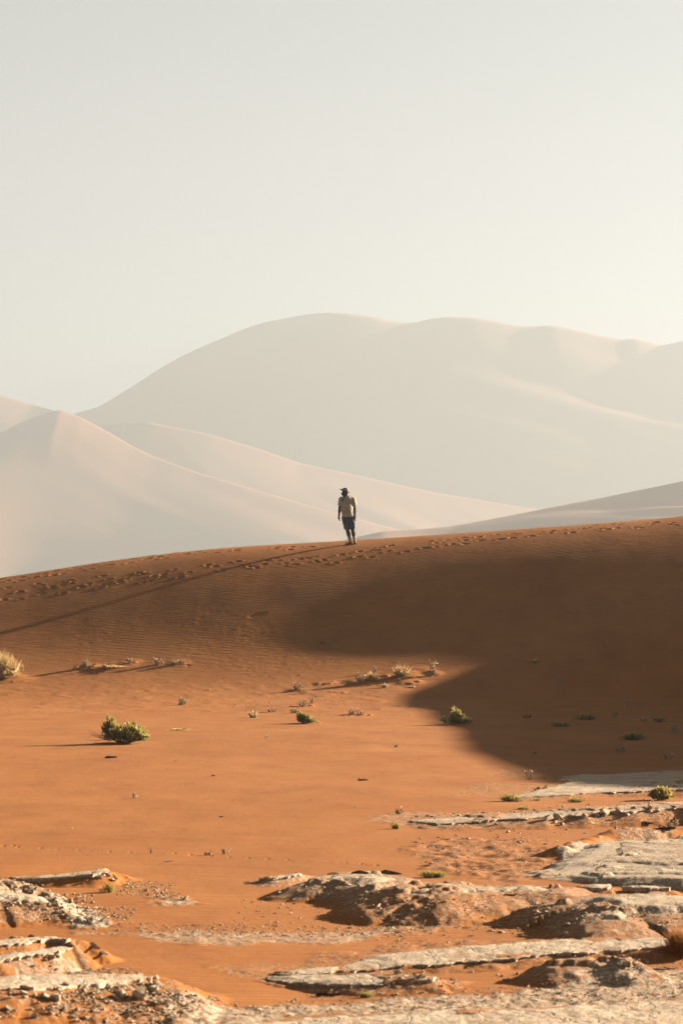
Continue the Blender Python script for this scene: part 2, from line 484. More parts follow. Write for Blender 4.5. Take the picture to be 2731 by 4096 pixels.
# hummocks of sand caught round the tufts
for px, py, ln, wd, h in ((493, 2975, .55, .30, .05), (1450, 2732, .45, .35, .09), (1500, 2722, .4, .3, .08), (1600, 2712, .5, .35, .11), (1640, 2735, .35, .25, .07), (1660, 2690, .5, .3, .06),
                          (1733, 2700, .25, .2, .05), (345, 2674, .3, .22, .05), (440, 2672, .6, .25, .07), (520, 2656, .3, .2, .05), (712, 2658, .3, .2, .04), (1190, 2764, .3, .2, .05),
                          (1211, 2828, .3, .2, .04), (1424, 2864, .35, .2, .04), (1300, 2736, .3, .2, .05), (1215, 2896, .5, .25, .04), (1825, 2900, .5, .25, .04), (10, 2722, .7, .4, .10), (1350, 2770, .25, .15, .03)):
    p = spot(px, py, land); press(p.x, p.y + .1, .1, ln * 1.5, wd * 2.0, -h * .55, .0)
    for j in range(7):
        press(p.x + random.uniform(-1, 1) * ln, p.y + random.uniform(-1, 1) * wd, random.uniform(0, 3), random.uniform(.05, .16), random.uniform(.05, .1), random.uniform(-.035, .03), .1)

def ground_z(x, y):
    """bilinear look-up in the finished ground sheet"""
    x = np.asarray(x, float); y = np.asarray(y, float)
    r = np.clip(np.searchsorted(ROWS, y) - 1, 0, len(ROWS) - 2)
    fy = np.clip((y - ROWS[r]) / (ROWS[r + 1] - ROWS[r]), 0, 1)
    def at(rr):
        u = (np.clip(x / WID[rr], -1, 1) + 1) * .5 * (NC - 1)
        c = np.clip(u.astype(int), 0, NC - 2); fu = u - c
        return GZ[rr, C0 + c] * (1 - fu) + GZ[rr, C0 + c + 1] * fu
    inside = np.abs(x) <= WID[r]
    return np.where(inside, at(r) * (1 - fy) + at(r + 1) * fy, land(x, y))
# ------------------------------------------------------------------ materials of the land
def sand_material():
    m, nt, b = new_mat('sand')
    L = nt.links
    geo = nd(nt, 'ShaderNodeNewGeometry')
    mp = nd(nt, 'ShaderNodeMapping'); L.new(geo.outputs['Position'], mp.inputs['Vector'])
    mp.inputs['Scale'].default_value = (1, .45, 1)
    n1 = nd(nt, 'ShaderNodeTexNoise', Scale=.35, Detail=4.0); L.new(mp.outputs[0], n1.inputs['Vector'])
    n2 = nd(nt, 'ShaderNodeTexNoise', Scale=9.0, Detail=5.0, Roughness=.7); L.new(geo.outputs['Position'], n2.inputs['Vector'])
    n3 = nd(nt, 'ShaderNodeTexNoise', Scale=90.0, Detail=2.0); L.new(geo.outputs['Position'], n3.inputs['Vector'])
    base = ramp(nt, n1.outputs['Fac'], [(.3, (.255, .087, .0195)), (.7, (.300, .111, .027))])
    base = mixc(nt, math_(nt, 'MULTIPLY', n2.outputs['Fac'], .22), base, (.21, .065, .017))
    base = mixc(nt, math_(nt, 'MULTIPLY', n3.outputs['Fac'], .18), base, (.33, .142, .048))
    mps = nd(nt, 'ShaderNodeMapping'); L.new(geo.outputs['Position'], mps.inputs['Vector']); mps.inputs['Scale'].default_value = (.9, .45, 1); mps.inputs['Rotation'].default_value = (0, 0, .12)
    ns = nd(nt, 'ShaderNodeTexNoise', Scale=1.1, Detail=7.0, Roughness=.68); L.new(mps.outputs[0], ns.inputs['Vector'])
    base = mixc(nt, .65, base, ramp(nt, ns.outputs['Fac'], [(.32, (.82, .76, .72)), (.5, (1, 1, 1)), (.7, (1.12, 1.17, 1.22))]), 'MULTIPLY')
    at = nd(nt, 'ShaderNodeAttribute', attribute_name='mud')
    n4 = nd(nt, 'ShaderNodeTexNoise', Scale=26.0, Detail=5.0, Roughness=.75); L.new(geo.outputs['Position'], n4.inputs['Vector'])
    clay = ramp(nt, n4.outputs['Fac'], [(.32, (.26, .165, .105)), (.5, (.38, .29, .205)), (.68, (.48, .39, .29))])
    f = math_(nt, 'ADD', at.outputs['Fac'], math_(nt, 'MULTIPLY', math_(nt, 'SUBTRACT', n4.outputs['Fac'], .5), 1.6))
    fr = nd(nt, 'ShaderNodeMapRange'); L.new(f, fr.inputs[0]); fr.inputs[1].default_value = .3; fr.inputs[2].default_value = .75
    gate = math_(nt, 'MULTIPLY', fr.outputs[0], nd_gate(nt, at.outputs['Fac']))
    col = mixc(nt, gate, base, clay)
    L.new(col, b.inputs['Base Color'])
    # wind ripples: bands across the wind, broken up and fading in and out
    mp2 = nd(nt, 'ShaderNodeMapping'); L.new(geo.outputs['Position'], mp2.inputs['Vector'])
    mp2.inputs['Rotation'].default_value = (0, 0, math.radians(-9))
    mp2.inputs['Scale'].default_value = (.16, 1, .75)
    wv = nd(nt, 'ShaderNodeTexWave', Scale=2.6, Distortion=5.5, Detail=2.0); wv.bands_direction = 'Y'
    wv.inputs['Detail Scale'].default_value = .9
    L.new(mp2.outputs[0], wv.inputs['Vector'])
    n5 = nd(nt, 'ShaderNodeTexNoise', Scale=.5, Detail=3.0); L.new(mp.outputs[0], n5.inputs['Vector'])
    amp = nd(nt, 'ShaderNodeMapRange'); L.new(n5.outputs['Fac'], amp.inputs[0])
    amp.inputs[1].default_value = .35; amp.inputs[2].default_value = .65; amp.inputs[3].default_value = .12; amp.inputs[4].default_value = 1.0
    ra = nd(nt, 'ShaderNodeAttribute', attribute_name='ripple')
    rip = math_(nt, 'MULTIPLY', math_(nt, 'MULTIPLY', wv.outputs['Fac'], amp.outputs[0]), ra.outputs['Fac'])
    hgt = math_(nt, 'ADD', math_(nt, 'MULTIPLY', rip, .010), math_(nt, 'MULTIPLY', n2.outputs['Fac'], .006))
    mp3 = nd(nt, 'ShaderNodeMapping'); L.new(geo.outputs['Position'], mp3.inputs['Vector']); mp3.inputs['Scale'].default_value = (.5, 1.6, 1)
    n6 = nd(nt, 'ShaderNodeTexNoise', Scale=3.5, Detail=4.0); L.new(mp3.outputs[0], n6.inputs['Vector'])
    hgt = math_(nt, 'ADD', hgt, math_(nt, 'MULTIPLY', n6.outputs['Fac'], .012))
    hgt = math_(nt, 'ADD', hgt, math_(nt, 'MULTIPLY', math_(nt, 'MULTIPLY', n4.outputs['Fac'], gate), .012))
    bp = nd(nt, 'ShaderNodeBump', Strength=1.0, Distance=1.0); L.new(hgt, bp.inputs['Height'])
    L.new(bp.outputs[0], b.inputs['Normal'])
    b.inputs['Roughness'].default_value = 1.0
    b.inputs['Specular IOR Level'].default_value = 0.05
    return m

def nd_gate(nt, s):
    g = nt.nodes.new('ShaderNodeMapRange'); nt.links.new(s, g.inputs[0]); g.inputs[1].default_value = .02; g.inputs[2].default_value = .2
    return g.outputs[0]

def far_material():
    m, nt, b = new_mat('far_sand')
    geo = nd(nt, 'ShaderNodeNewGeometry')
    n1 = nd(nt, 'ShaderNodeTexNoise', Scale=.006, Detail=6.0); nt.links.new(geo.outputs['Position'], n1.inputs['Vector'])
    nt.links.new(ramp(nt, n1.outputs['Fac'], [(.35, (.30,.125,.055)), (.65, (.37,.17,.08))]), b.inputs['Base Color'])
    b.inputs['Roughness'].default_value = 1.0
    return m

M_SAND = sand_material()
M_FAR = far_material()

RIP = np.where(GY > 62, 1.0, .35) * np.ones_like(GZ)
RIP = .5 + .5 * sstep(58, 76, GY)
nr, ncol = GZ.shape
gm = mesh_np('sand_ground', np.stack([GX, GY, GZ], -1).reshape(-1, 3), quads=grid_quads(nr, ncol))
attr(gm, 'mud', MUD.ravel()); attr(gm, 'ripple', RIP.ravel())
ground = tag(add('sand_ground', gm, M_SAND), 'orange rippled sand of the pan and the dune rising behind it', kind='structure')

# the plain between and under the far dunes
g = np.linspace(0, 1, 60)
px_ = -710 + 1420 * g; py_ = -90 + 6300 * g
PX, PY = np.meshgrid(px_, py_)
PZ = -3.2 + 0 * PX
plain = add('plain', mesh_np('plain', np.stack([PX, PY, PZ], -1), quads=grid_quads(60, 60)), M_FAR)
tag(plain, 'flat sandy plain stretching to the far dunes', kind='structure')

# ------------------------------------------------------------------ far dunes
V = 4096 / 2352.0
def zat(vy, d): return CAM_H + (2500 - vy * V) / F_PX * d
def xat(vx, d): return (vx * V - 1365.5) / F_PX * d

def far_dune(label, d, sil, front, spurs, seed, depth_back=None, bend=None, rough=1.0, bench=1.0, nx=300, ny=150):
    """ridge line at about the distance d with a folded face towards the pan"""
    bx = [a for a, _ in bend] if bend else [0]; bv = [b for _, b in bend] if bend else [0]
    dd = [d + float(np.interp(a, bx, bv)) for a, _ in sil]
    kx = np.array([xat(a, e) for (a, _), e in zip(sil, dd)]); kz = np.array([zat(b, e) for (_, b), e in zip(sil, dd)]); ky = np.array(dd)
    o = np.argsort(kx); kx = kx[o]; kz = kz[o]; ky = ky[o]
    x0, x1 = max(kx[0], -680), min(kx[-1], 680)
    x = np.linspace(x0, x1, nx)
    zc = np.interp(x, kx, kz)
    w = np.hanning(7); w /= w.sum(); zc = np.convolve(np.pad(zc, 3, mode='edge'), w, 'valid')
    s = np.linspace(-1, 1, ny)
    S, X = np.meshgrid(s, x, indexing='ij')
    # away from the ridge the face takes a calmer course than the skyline
    ks = np.hanning(91); ks /= ks.sum(); zs = np.convolve(np.pad(zc, 45, mode='edge'), ks, 'valid')
    u_ = sstep(.02, .35, np.abs(S)); Zc = zc[None, :] * (1 - u_) + zs[None, :] * u_
    back = depth_back or front * .7
    yr = np.interp(x, kx, ky); ky_ = np.hanning(71); ky_ /= ky_.sum(); yr = np.convolve(np.pad(yr, 35, mode='edge'), ky_, 'valid')
    Y = yr[None, :] + np.where(S < 0, S * front, S * back)
    t = np.abs(S)
    fall = np.where(S < 0, (1 - t) ** 1.04, (1 - t) ** 1.5)
    Z = -4 + (Zc + 4) * fall
    # folds running down the face, fading at the ridge so that the skyline stays
    m = np.where(S < 0, np.clip(t * 3.2, 0, 1) * (1 - t), 0)
    for (sx, amp, wid, lean) in spurs:
        c = xat(sx, d) + lean * t * front
        Z = Z + amp * m * np.maximum(0, 1 - np.abs(X - c) / wid) ** 1.1
    sc = front * .45
    Z = Z + rough * front * .045 * m * fbm(X / sc + S * 1.7, S * 2.2 + X / sc * .3, seed, 4)
    # long benches slanting across the face
    Z = Z + bench * front * .05 * m * fbm(X / (front * .45) + S * 1.5, S * 5 + X / (front * .4), seed + 60, 3)
    o = add('dune', mesh_np('dune', np.stack([X, Y, Z], -1), quads=grid_quads(ny, nx)), M_FAR)
    return tag(o, label, kind='structure')

far_dune('huge hazy dune with two soft tops filling the distance', 4800,
         [(-200, 1010), (60, 985), (170, 948), (230, 930), (310, 880), (370, 840), (420, 812), (460, 793), (510, 772), (560, 750), (600, 736), (660, 724),
          (700, 716), (755, 711), (800, 713), (860, 722), (915, 735), (950, 736), (985, 727), (1030, 722), (1090, 724), (1140, 733), (1185, 743),
          (1230, 745), (1265, 741), (1310, 750), (1370, 764), (1430, 776), (1455, 772), (1520, 789), (1568, 778), (1700, 760), (2000, 800)],
         1200, [], 11, rough=.22, bench=.45,
         bend=[(0, 400), (170, 336), (755, 96), (950, 48), (1568, -96), (2000, -160)])
far_dune('hazy dune slope at the far left edge behind the peaked dune', 4560,
         [(-500, 820), (-200, 850), (0, 903), (60, 922), (130, 942), (220, 975), (400, 1030), (700, 1110)], 720, [], 21)
far_dune('low hazy ridge running down in front of the huge dune', 3850,
         [(100, 1010), (180, 985), (250, 972), (340, 966), (400, 978), (480, 994), (600, 1030), (690, 1062), (800, 1085), (1000, 1130), (1300, 1180)], 400,
         [], 31, rough=.3, bench=.3)
far_dune('hazy peaked dune at the left with a sharp ridge falling right', 3500,
         [(-400, 1120), (-150, 1050), (0, 993), (60, 962), (110, 946), (140, 940), (185, 955), (250, 990), (300, 1020), (350, 1045), (450, 1082), (550, 1113),
          (700, 1157), (880, 1207), (1000, 1235)], 640, [], 41, rough=.04, bench=.1, bend=[(-400, -280), (0, -58), (140, 0), (300, -64), (880, -470), (1000, -540)])
far_dune('grey shaded dune flank rising to the right behind the walker', 1700,
         [(740, 1252), (790, 1240), (830, 1230), (880, 1219), (960, 1215), (1040, 1207), (1130, 1191), (1250, 1167), (1400, 1138), (1568, 1103), (1800, 1050), (2100, 1000)], 340, [], 51, rough=.4)

# ------------------------------------------------------------------ haze
def haze():
    v = [(x, y, z) for x in (-720, 720) for y in (-110, 6230) for z in (-5.2, 556)]
    f = [(0, 1, 3, 2), (4, 6, 7, 5), (0, 4, 5, 1), (2, 3, 7, 6), (0, 2, 6, 4), (1, 5, 7, 3)]
    me = bpy.data.meshes.new('haze'); me.from_pydata(v, [], f); me.update()
    m = bpy.data.materials.new('haze'); m.use_nodes = True
    nt = m.node_tree; nt.nodes.clear()
    out = nt.nodes.new('ShaderNodeOutputMaterial')
    pv = nt.nodes.new('ShaderNodeVolumePrincipled')
    pv.inputs['Color'].default_value = (.228, .247, .258, 1)
    pv.inputs['Density'].default_value = .00036
    pv.inputs['Anisotropy'].default_value = .14
    nt.links.new(pv.outputs[0], out.inputs['Volume'])
    o = add('haze', me, m)
    tag(o, 'pale warm haze hanging in the air of the valley', kind='stuff')
haze()

# ------------------------------------------------------------------ clay crust objects
def clay_material(name, c0, c1, c2, crack=1.0, scale=1.0, sandy=.6):
    m, nt, b = new_mat(name)
    L = nt.links
    geo = nd(nt, 'ShaderNodeNewGeometry')
    n1 = nd(nt, 'ShaderNodeTexNoise', Scale=2.2 * scale, Detail=6.0, Roughness=.65); L.new(geo.outputs['Position'], n1.inputs['Vector'])
    n2 = nd(nt, 'ShaderNodeTexNoise', Scale=30.0 * scale, Detail=5.0, Roughness=.7); L.new(geo.outputs['Position'], n2.inputs['Vector'])
    mp = nd(nt, 'ShaderNodeMapping'); L.new(geo.outputs['Position'], mp.inputs['Vector']); mp.inputs['Scale'].default_value = (1, .8, .3)
    wp = nd(nt, 'ShaderNodeVectorMath', operation='ADD'); L.new(mp.outputs[0], wp.inputs[0])
    nw = nd(nt, 'ShaderNodeTexNoise', Scale=3.0, Detail=3.0); L.new(geo.outputs['Position'], nw.inputs['Vector'])
    sc = nd(nt, 'ShaderNodeVectorMath', operation='SCALE'); L.new(nw.outputs['Color'], sc.inputs[0]); sc.inputs['Scale'].default_value = .5
    L.new(sc.outputs[0], wp.inputs[1])
    vo = nd(nt, 'ShaderNodeTexVoronoi', feature='DISTANCE_TO_EDGE', Scale=2.6 * scale); L.new(wp.outputs[0], vo.inputs['Vector'])
    vo2 = nd(nt, 'ShaderNodeTexVoronoi', feature='DISTANCE_TO_EDGE', Scale=11.0 * scale); L.new(wp.outputs[0], vo2.inputs['Vector'])
    base = ramp(nt, n1.outputs['Fac'], [(.3, c0), (.52, c1), (.72, c2)])
    base = mixc(nt, math_(nt, 'MULTIPLY', n2.outputs['Fac'], .5), base, c0)
    k1 = nd(nt, 'ShaderNodeMapRange'); L.new(vo.outputs['Distance'], k1.inputs[0]); k1.inputs[1].default_value = .0; k1.inputs[2].default_value = .035
    k2 = nd(nt, 'ShaderNodeMapRange'); L.new(vo2.outputs['Distance'], k2.inputs[0]); k2.inputs[1].default_value = .0; k2.inputs[2].default_value = .06
    crk = math_(nt, 'MULTIPLY', k1.outputs[0], math_(nt, 'MULTIPLY_ADD', k2.outputs[0], .45, .55))
    base = mixc(nt, math_(nt, 'MULTIPLY', math_(nt, 'SUBTRACT', 1.0, crk), .55 * crack), base, (.14, .08, .045))
    # blown sand caught on the crust, streaked along it
    mq = nd(nt, 'ShaderNodeMapping'); L.new(geo.outputs['Position'], mq.inputs['Vector']); mq.inputs['Scale'].default_value = (.8, 1.3, 1)
    ns = nd(nt, 'ShaderNodeTexNoise', Scale=2.6 * scale, Detail=8.0, Roughness=.72); L.new(mq.outputs[0], ns.inputs['Vector'])
    sf = nd(nt, 'ShaderNodeMapRange'); L.new(ns.outputs['Fac'], sf.inputs[0]); sf.inputs[1].default_value = .50; sf.inputs[2].default_value = .66; sf.inputs[4].default_value = sandy
    base = mixc(nt, sf.outputs[0], base, (.33, .16, .075))
    nf = nd(nt, 'ShaderNodeTexNoise', Scale=48.0, Detail=4.0); L.new(geo.outputs['Position'], nf.inputs['Vector'])
    base = mixc(nt, .8, base, ramp(nt, nf.outputs['Fac'], [(.38, (.42, .36, .30)), (.56, (1.08, 1.07, 1.06))]), 'MULTIPLY')
    L.new(base, b.inputs['Base Color'])
    h = math_(nt, 'ADD', math_(nt, 'MULTIPLY', crk, .007 * crack), math_(nt, 'MULTIPLY', n2.outputs['Fac'], .004))
    bp = nd(nt, 'ShaderNodeBump', Strength=1.0, Distance=1.0); L.new(h, bp.inputs['Height'])
    L.new(bp.outputs[0], b.inputs['Normal'])
    b.inputs['Roughness'].default_value = 1.0
    b.inputs['Specular IOR Level'].default_value = .05
    return m

M_CLAY = clay_material('clay', (.35, .245, .16), (.50, .40, .295), (.58, .48, .365), .6)
M_RUBBLE = clay_material('rubble', (.38, .24, .14), (.54, .41, .28), (.62, .50, .365), .2, 6.0, .35)
M_DARKCLAY = clay_material('brown_clay', (.10, .055, .03), (.17, .10, .06), (.24, .16, .10), .3, 3.0)

def crust_mesh(c):
    w = np.array(c['world']); d = w[:, 1].mean()
    cx = .013 * d / 17; cy = .032 * d / 17
    xlim = .150 * w[:, 1].max()
    xs = np.arange(max(w[:, 0].min() - .25, -xlim), min(w[:, 0].max() + .25, xlim), cx)
    ys = np.arange(max(w[:, 1].min() - .25, 12.5), w[:, 1].max() + .25, cy)
    X, Y = np.meshgrid(xs, ys)
    sd, ny, nx = poly_sd(w, X, Y)
    s = c['seed']
    sd = sd + c['jag'] * 1.2 * fbm(X * 2.2, Y * 1.4, s, 4, .55) + .075 * c['jag'] / .09 * fbm(X * 7, Y * 3, s + 3, 5, .68)
    # sand lies over parts of the crust: bites taken out of the back edge
    sd = np.where(ny > 0, sd + .16 * np.maximum(0, fbm(X * 1.6, Y * 1.0, s + 21, 3)) * 1.5, sd)
    inside = sd < 0
    cell = inside[:-1, :-1] | inside[1:, :-1] | inside[:-1, 1:] | inside[1:, 1:]
    use = np.zeros(X.shape, bool)
    use[:-1, :-1] |= cell; use[1:, :-1] |= cell; use[:-1, 1:] |= cell; use[1:, 1:] |= cell
    gy, gx = np.gradient(sd, cy, cx); gl = np.sqrt(gx * gx + gy * gy) + 1e-6
    mv = np.where(use & ~inside, np.clip(sd, 0, .08), 0)
    X2 = X - gx / gl * mv / np.maximum(gl, .6); Y2 = Y - gy / gl * mv / np.maximum(gl, .6)
    rnd = c.get('round', 0)
    edge = sstep(0, .10, -sd); edge2 = sstep(0, .28, -sd - .12 * fbm(X * 3, Y * 2, s + 51, 3))
    flake = np.floor(3 * (fbm(X * 1.7, Y * 1.1, s + 41, 2) + .5)) * .006      # crust breaks off in layers
    Z = crust_top(c, X2) + .009 * fbm(X2 * 3, Y2 * 2.2, s + 11, 4, .6) + flake * .5 - .006 - (1 - edge) * .008 - (1 - edge2) * rnd + .006 * fbm(X2 * 16, Y2 * 9, s + 15, 2)
    idx = -np.ones(X.shape, int); idx[use] = np.arange(use.sum())
    q = np.stack([idx[:-1, :-1], idx[:-1, 1:], idx[1:, 1:], idx[1:, :-1]], -1)[cell]
    V = np.stack([X2[use], Y2[use], Z[use]], -1)
    # rim: boundary edges dropped to the ground and drawn inwards (undercut)
    e = np.concatenate([q[:, [0, 1]], q[:, [1, 2]], q[:, [2, 3]], q[:, [3, 0]]])
    key = np.minimum(e[:, 0], e[:, 1]).astype(np.int64) * 10 ** 7 + np.maximum(e[:, 0], e[:, 1])
    u, inv, cnt = np.unique(key, return_inverse=True, return_counts=True)
    b = e[cnt[inv] == 1]
    bv = np.unique(b); n0 = len(V)
    m1 = -np.ones(n0, int); m1[bv] = n0 + np.arange(len(bv))
    gxu = (gx / gl)[use][bv]; gyu = (gy / gl)[use][bv]
    lo = V[bv].copy()
    und = .004 + .012 * (vnoise(lo[:, 0] * 9, lo[:, 1] * 9, s + 31) + .5)
    lo[:, 2] -= c['thick'] * (.85 + .3 * (vnoise(lo[:, 0] * 5, lo[:, 1] * 5, s + 33) + .5)); lo[:, 0] -= gxu * und; lo[:, 1] -= gyu * und
    lo2 = lo.copy(); lo2[:, 0] -= gxu * .05; lo2[:, 1] -= gyu * .05; lo2[:, 2] -= .06
    m2 = m1 + len(bv)
    sk1 = np.stack([b[:, 1], b[:, 0], m1[b[:, 0]], m1[b[:, 1]]], -1)
    sk2 = np.stack([m1[b[:, 1]], m1[b[:, 0]], m2[b[:, 0]], m2[b[:, 1]]], -1)
    return mesh_np('clay_crust', np.concatenate([V, lo, lo2]), quads=np.concatenate([q, sk1, sk2]))

for c in CRUSTS:
    tag(add('clay_crust', crust_mesh(c), M_CLAY), c['label'], 'clay crust', 'clay crusts on the pan')

# ------------------------------------------------------------------ loose clods, plates, sticks, gravel
def hull_mesh(name, pts):
    import bmesh
    bm = bmesh.new()
    for p in pts: bm.verts.new(p)
    r = bmesh.ops.convex_hull(bm, input=bm.verts)
    bmesh.ops.delete(bm, geom=[v for v in bm.verts if not v.link_faces], context='VERTS')
    me = bpy.data.meshes.new(name); bm.to_mesh(me); bm.free()
    return me

STONES = []
for k in range(12):
    rr = np.random.default_rng(500 + k)
    p = rr.normal(size=(16, 3)); p /= np.linalg.norm(p, axis=1)[:, None]
    p = p * rr.uniform(.75, 1.1, (16, 1)) * np.array([1.0, rr.uniform(.6, .9), rr.uniform(.4, .75)]) * .5
    me = hull_mesh('clod', p); me.materials.append(M_RUBBLE); STONES.append(me)
PLATES = []
for k in range(5):
    rr = np.random.default_rng(600 + k)
    a = np.sort(rr.uniform(0, 2 * math.pi, 9)); rad = rr.uniform(.7, 1.1, 9)
    p = []
    for j in range(9):
        for z in (0, 1):
            p.append((math.cos(a[j]) * rad[j] * .5 * (1 - .08 * z), math.sin(a[j]) * rad[j] * .33, (z - .5) * .10))
    PLATES.append(hull_mesh('plate', np.array(p)))

def clod(px, py, size, label, group, rr, sink=.25, mesh=None, name='clay_clod', cat='clod'):
    p = spot(px, py)
    o = bpy.data.objects.new(name, mesh or rr.choice(STONES))
    o.location = (p.x, p.y, p.z + size * (.28 - sink * .5))
    o.rotation_euler = (rr.uniform(-.5, .5), rr.uniform(-.5, .5), rr.uniform(0, 6.3))
    s = size * rr.uniform(.85, 1.2)
    o.scale = (s, s * rr.uniform(.8, 1.1), s * rr.uniform(.8, 1.2))
    COL.objects.link(o)
    return tag(o, label, cat, group)

def clods(points, n, smin, smax, label, group, seed, spread=8):
    """scattered inside an outline of the photograph"""
    rr = random.Random(seed)
    P = np.array(points, float); lo = P.min(0); hi = P.max(0); k = 0; guard = 0
    while k < n and guard < 4000:
        guard += 1
        a, b = rr.uniform(lo[0], hi[0]), rr.uniform(lo[1], hi[1])
        sd, _, _ = poly_sd(P, np.array([a]), np.array([b]))
        if sd[0] > 0: continue
        z = smax * 1.25 if k == 0 else smin + (smax - smin) * rr.random() ** 2.2
        clod(a, b, z, ('largest ' if k == 0 else 'smaller ') + label.replace('small ', ''), group, rr); k += 1

clods([(372,3486),(430,3478),(470,3520),(462,3540),(380,3520)], 20, .03, .07, 'pale clay clod tumbled from the right end of the narrow slab', 'clods at the narrow slab', 1)
clods([(493,3524),(600,3532),(700,3570),(752,3600),(640,3604),(540,3566)], 30, .02, .055, 'pale clay clod in the trail running right from the narrow slab', 'clods trailing from the narrow slab', 2)
clods([(0,3505),(110,3530),(260,3575),(270,3620),(180,3650),(0,3640)], 44, .025, .075, 'pale clod on the rubble mound at the left edge', 'clods on the left rubble mound', 3)
clods([(130,3660),(270,3610),(400,3635),(517,3680),(440,3696),(290,3698)], 40, .018, .05, 'small pale clod in the rubble tongue below the left mound', 'clods in the rubble tongue', 4)
clods([(135,3825),(250,3822),(252,3852),(140,3856)], 6, .035, .06, 'rounded pale clod on orange sand under the broken plates', 'clods under the broken plates', 5)
clods([(225,3945),(470,3925),(610,3902),(650,3940),(640,3990),(520,4020),(330,4000)], 46, .03, .085, 'angular pale clod fallen under the big bleached slab', 'clods under the big slab', 6)
clods([(20,3960),(230,3950),(300,4060),(100,4090),(20,4060)], 26, .03, .07, 'shaded clod on the slope in the bottom left corner', 'clods in the bottom left corner', 7)
clods([(600,3940),(760,3970),(880,4030),(700,4080),(520,4050)], 34, .02, .045, 'small clod on the slope running right from the big slab', 'clods right of the big slab', 8)
clods([(1560,3900),(1700,3892),(1830,3930),(1800,3960),(1700,3944),(1600,3930)], 26, .025, .065, 'clod crumbling off the right end of the short bottom crust', 'clods at the short bottom crust', 9)
clods([(2120,3268),(2300,3258),(2640,3235),(2640,3262),(2400,3285),(2150,3300)], 18, .06, .15, 'brown clod fallen from the undercut front of the long ledge', 'clods below the long ledge', 10)
clods([(2440,3836),(2560,3834),(2600,3868),(2500,3905),(2440,3890)], 18, .025, .06, 'clod crumbling off the right end of the thin topped mound', 'clods at the thin topped mound', 11)
clods([(1960,3905),(2080,3890),(2100,3925),(1990,3945)], 9, .02, .05, 'clod beside the small dark heap at the bottom', 'clods by the dark heap', 12)
clods([(1420,3570),(1700,3590),(1760,3660),(1500,3650)], 18, .02, .05, 'clod on the shaded front of the middle mound', 'clods on the middle mound front', 13)

rr = random.Random(77)
for px, py, w, tx, ry, rz, lab in ((1335, 3500, .12, 1.0, .1, .1, 'dark plate upturned at the left on the capped mound'),
                            (1440, 3498, .17, 1.1, .0, -.1, 'dark plate upturned in the middle of the capped mound'),
                            (1552, 3500, .24, 1.0, .12, -.25, 'longest dark plate upturned at the right of the capped mound'),
                            (372, 3800, .13, .9, .5, -.7, 'pale plate leaning on sand right of the broken plates'),
                            (408, 3822, .10, .7, .6, -.6, 'small plate leaning at the foot of the broken plates'),
                            (262, 3800, .05, .8, .3, .4, 'stub of plate standing in the orange hollow'),
                            (310, 3628, .12, .5, .4, -.5, 'tilted plate at the edge of the left rubble mound'),
                            (1185, 3497, .06, .9, .1, 0, 'dark chip upturned on the small clay scrap'),
                            (2580, 3296, .22, .3, .1, -.1, 'orange brown plate lying below the long ledge'),
                            (40, 3548, .16, .8, .5, -.6, 'pale plate leaning on the rubble mound at the left edge')):
    p = spot(px, py)
    o = bpy.data.objects.new('clay_plate', rr.choice(PLATES).copy())
    o.data.materials.clear(); o.data.materials.append(M_DARKCLAY if ('dark' in lab or 'orange' in lab) else M_RUBBLE)
    o.location = (p.x, p.y, p.z + w * .04); o.rotation_euler = (tx * .45, ry * .5, rz); o.scale = (w, w * .6, w * .8)
    COL.objects.link(o); tag(o, lab, 'clay plate', 'loose clay plates')

# wood
def wood_material(name, c0, c1):
    m, nt, b = new_mat(name)
    geo = nd(nt, 'ShaderNodeNewGeometry')
    n = nd(nt, 'ShaderNodeTexNoise', Scale=40.0, Detail=4.0); nt.links.new(geo.outputs['Position'], n.inputs['Vector'])
    nt.links.new(ramp(nt, n.outputs['Fac'], [(.35, c0), (.65, c1)]), b.inputs['Base Color'])
    return m
M_DARKWOOD = wood_material('dark_wood', (.03, .015, .008), (.08, .04, .02))
M_PALEWOOD = wood_material('bleached_wood', (.42, .36, .28), (.55, .49, .40))

def tube(pts, rads, ns=6):
    """verts, quads of a tapering tube"""
    V, Q = [], []
    pts = [Vector(p) for p in pts]
    for i, p in enumerate(pts):
        d = (pts[min(i + 1, len(pts) - 1)] - pts[max(i - 1, 0)]).normalized()
        a = d.orthogonal().normalized(); b = d.cross(a)
        for k in range(ns):
            t = 2 * math.pi * k / ns
            V.append(p + (a * math.cos(t) + b * math.sin(t)) * rads[i])
    for i in range(len(pts) - 1):
        for k in range(ns):
            Q.append((i * ns + k, i * ns + (k + 1) % ns, (i + 1) * ns + (k + 1) % ns, (i + 1) * ns + k))
    return [tuple(v) for v in V], Q

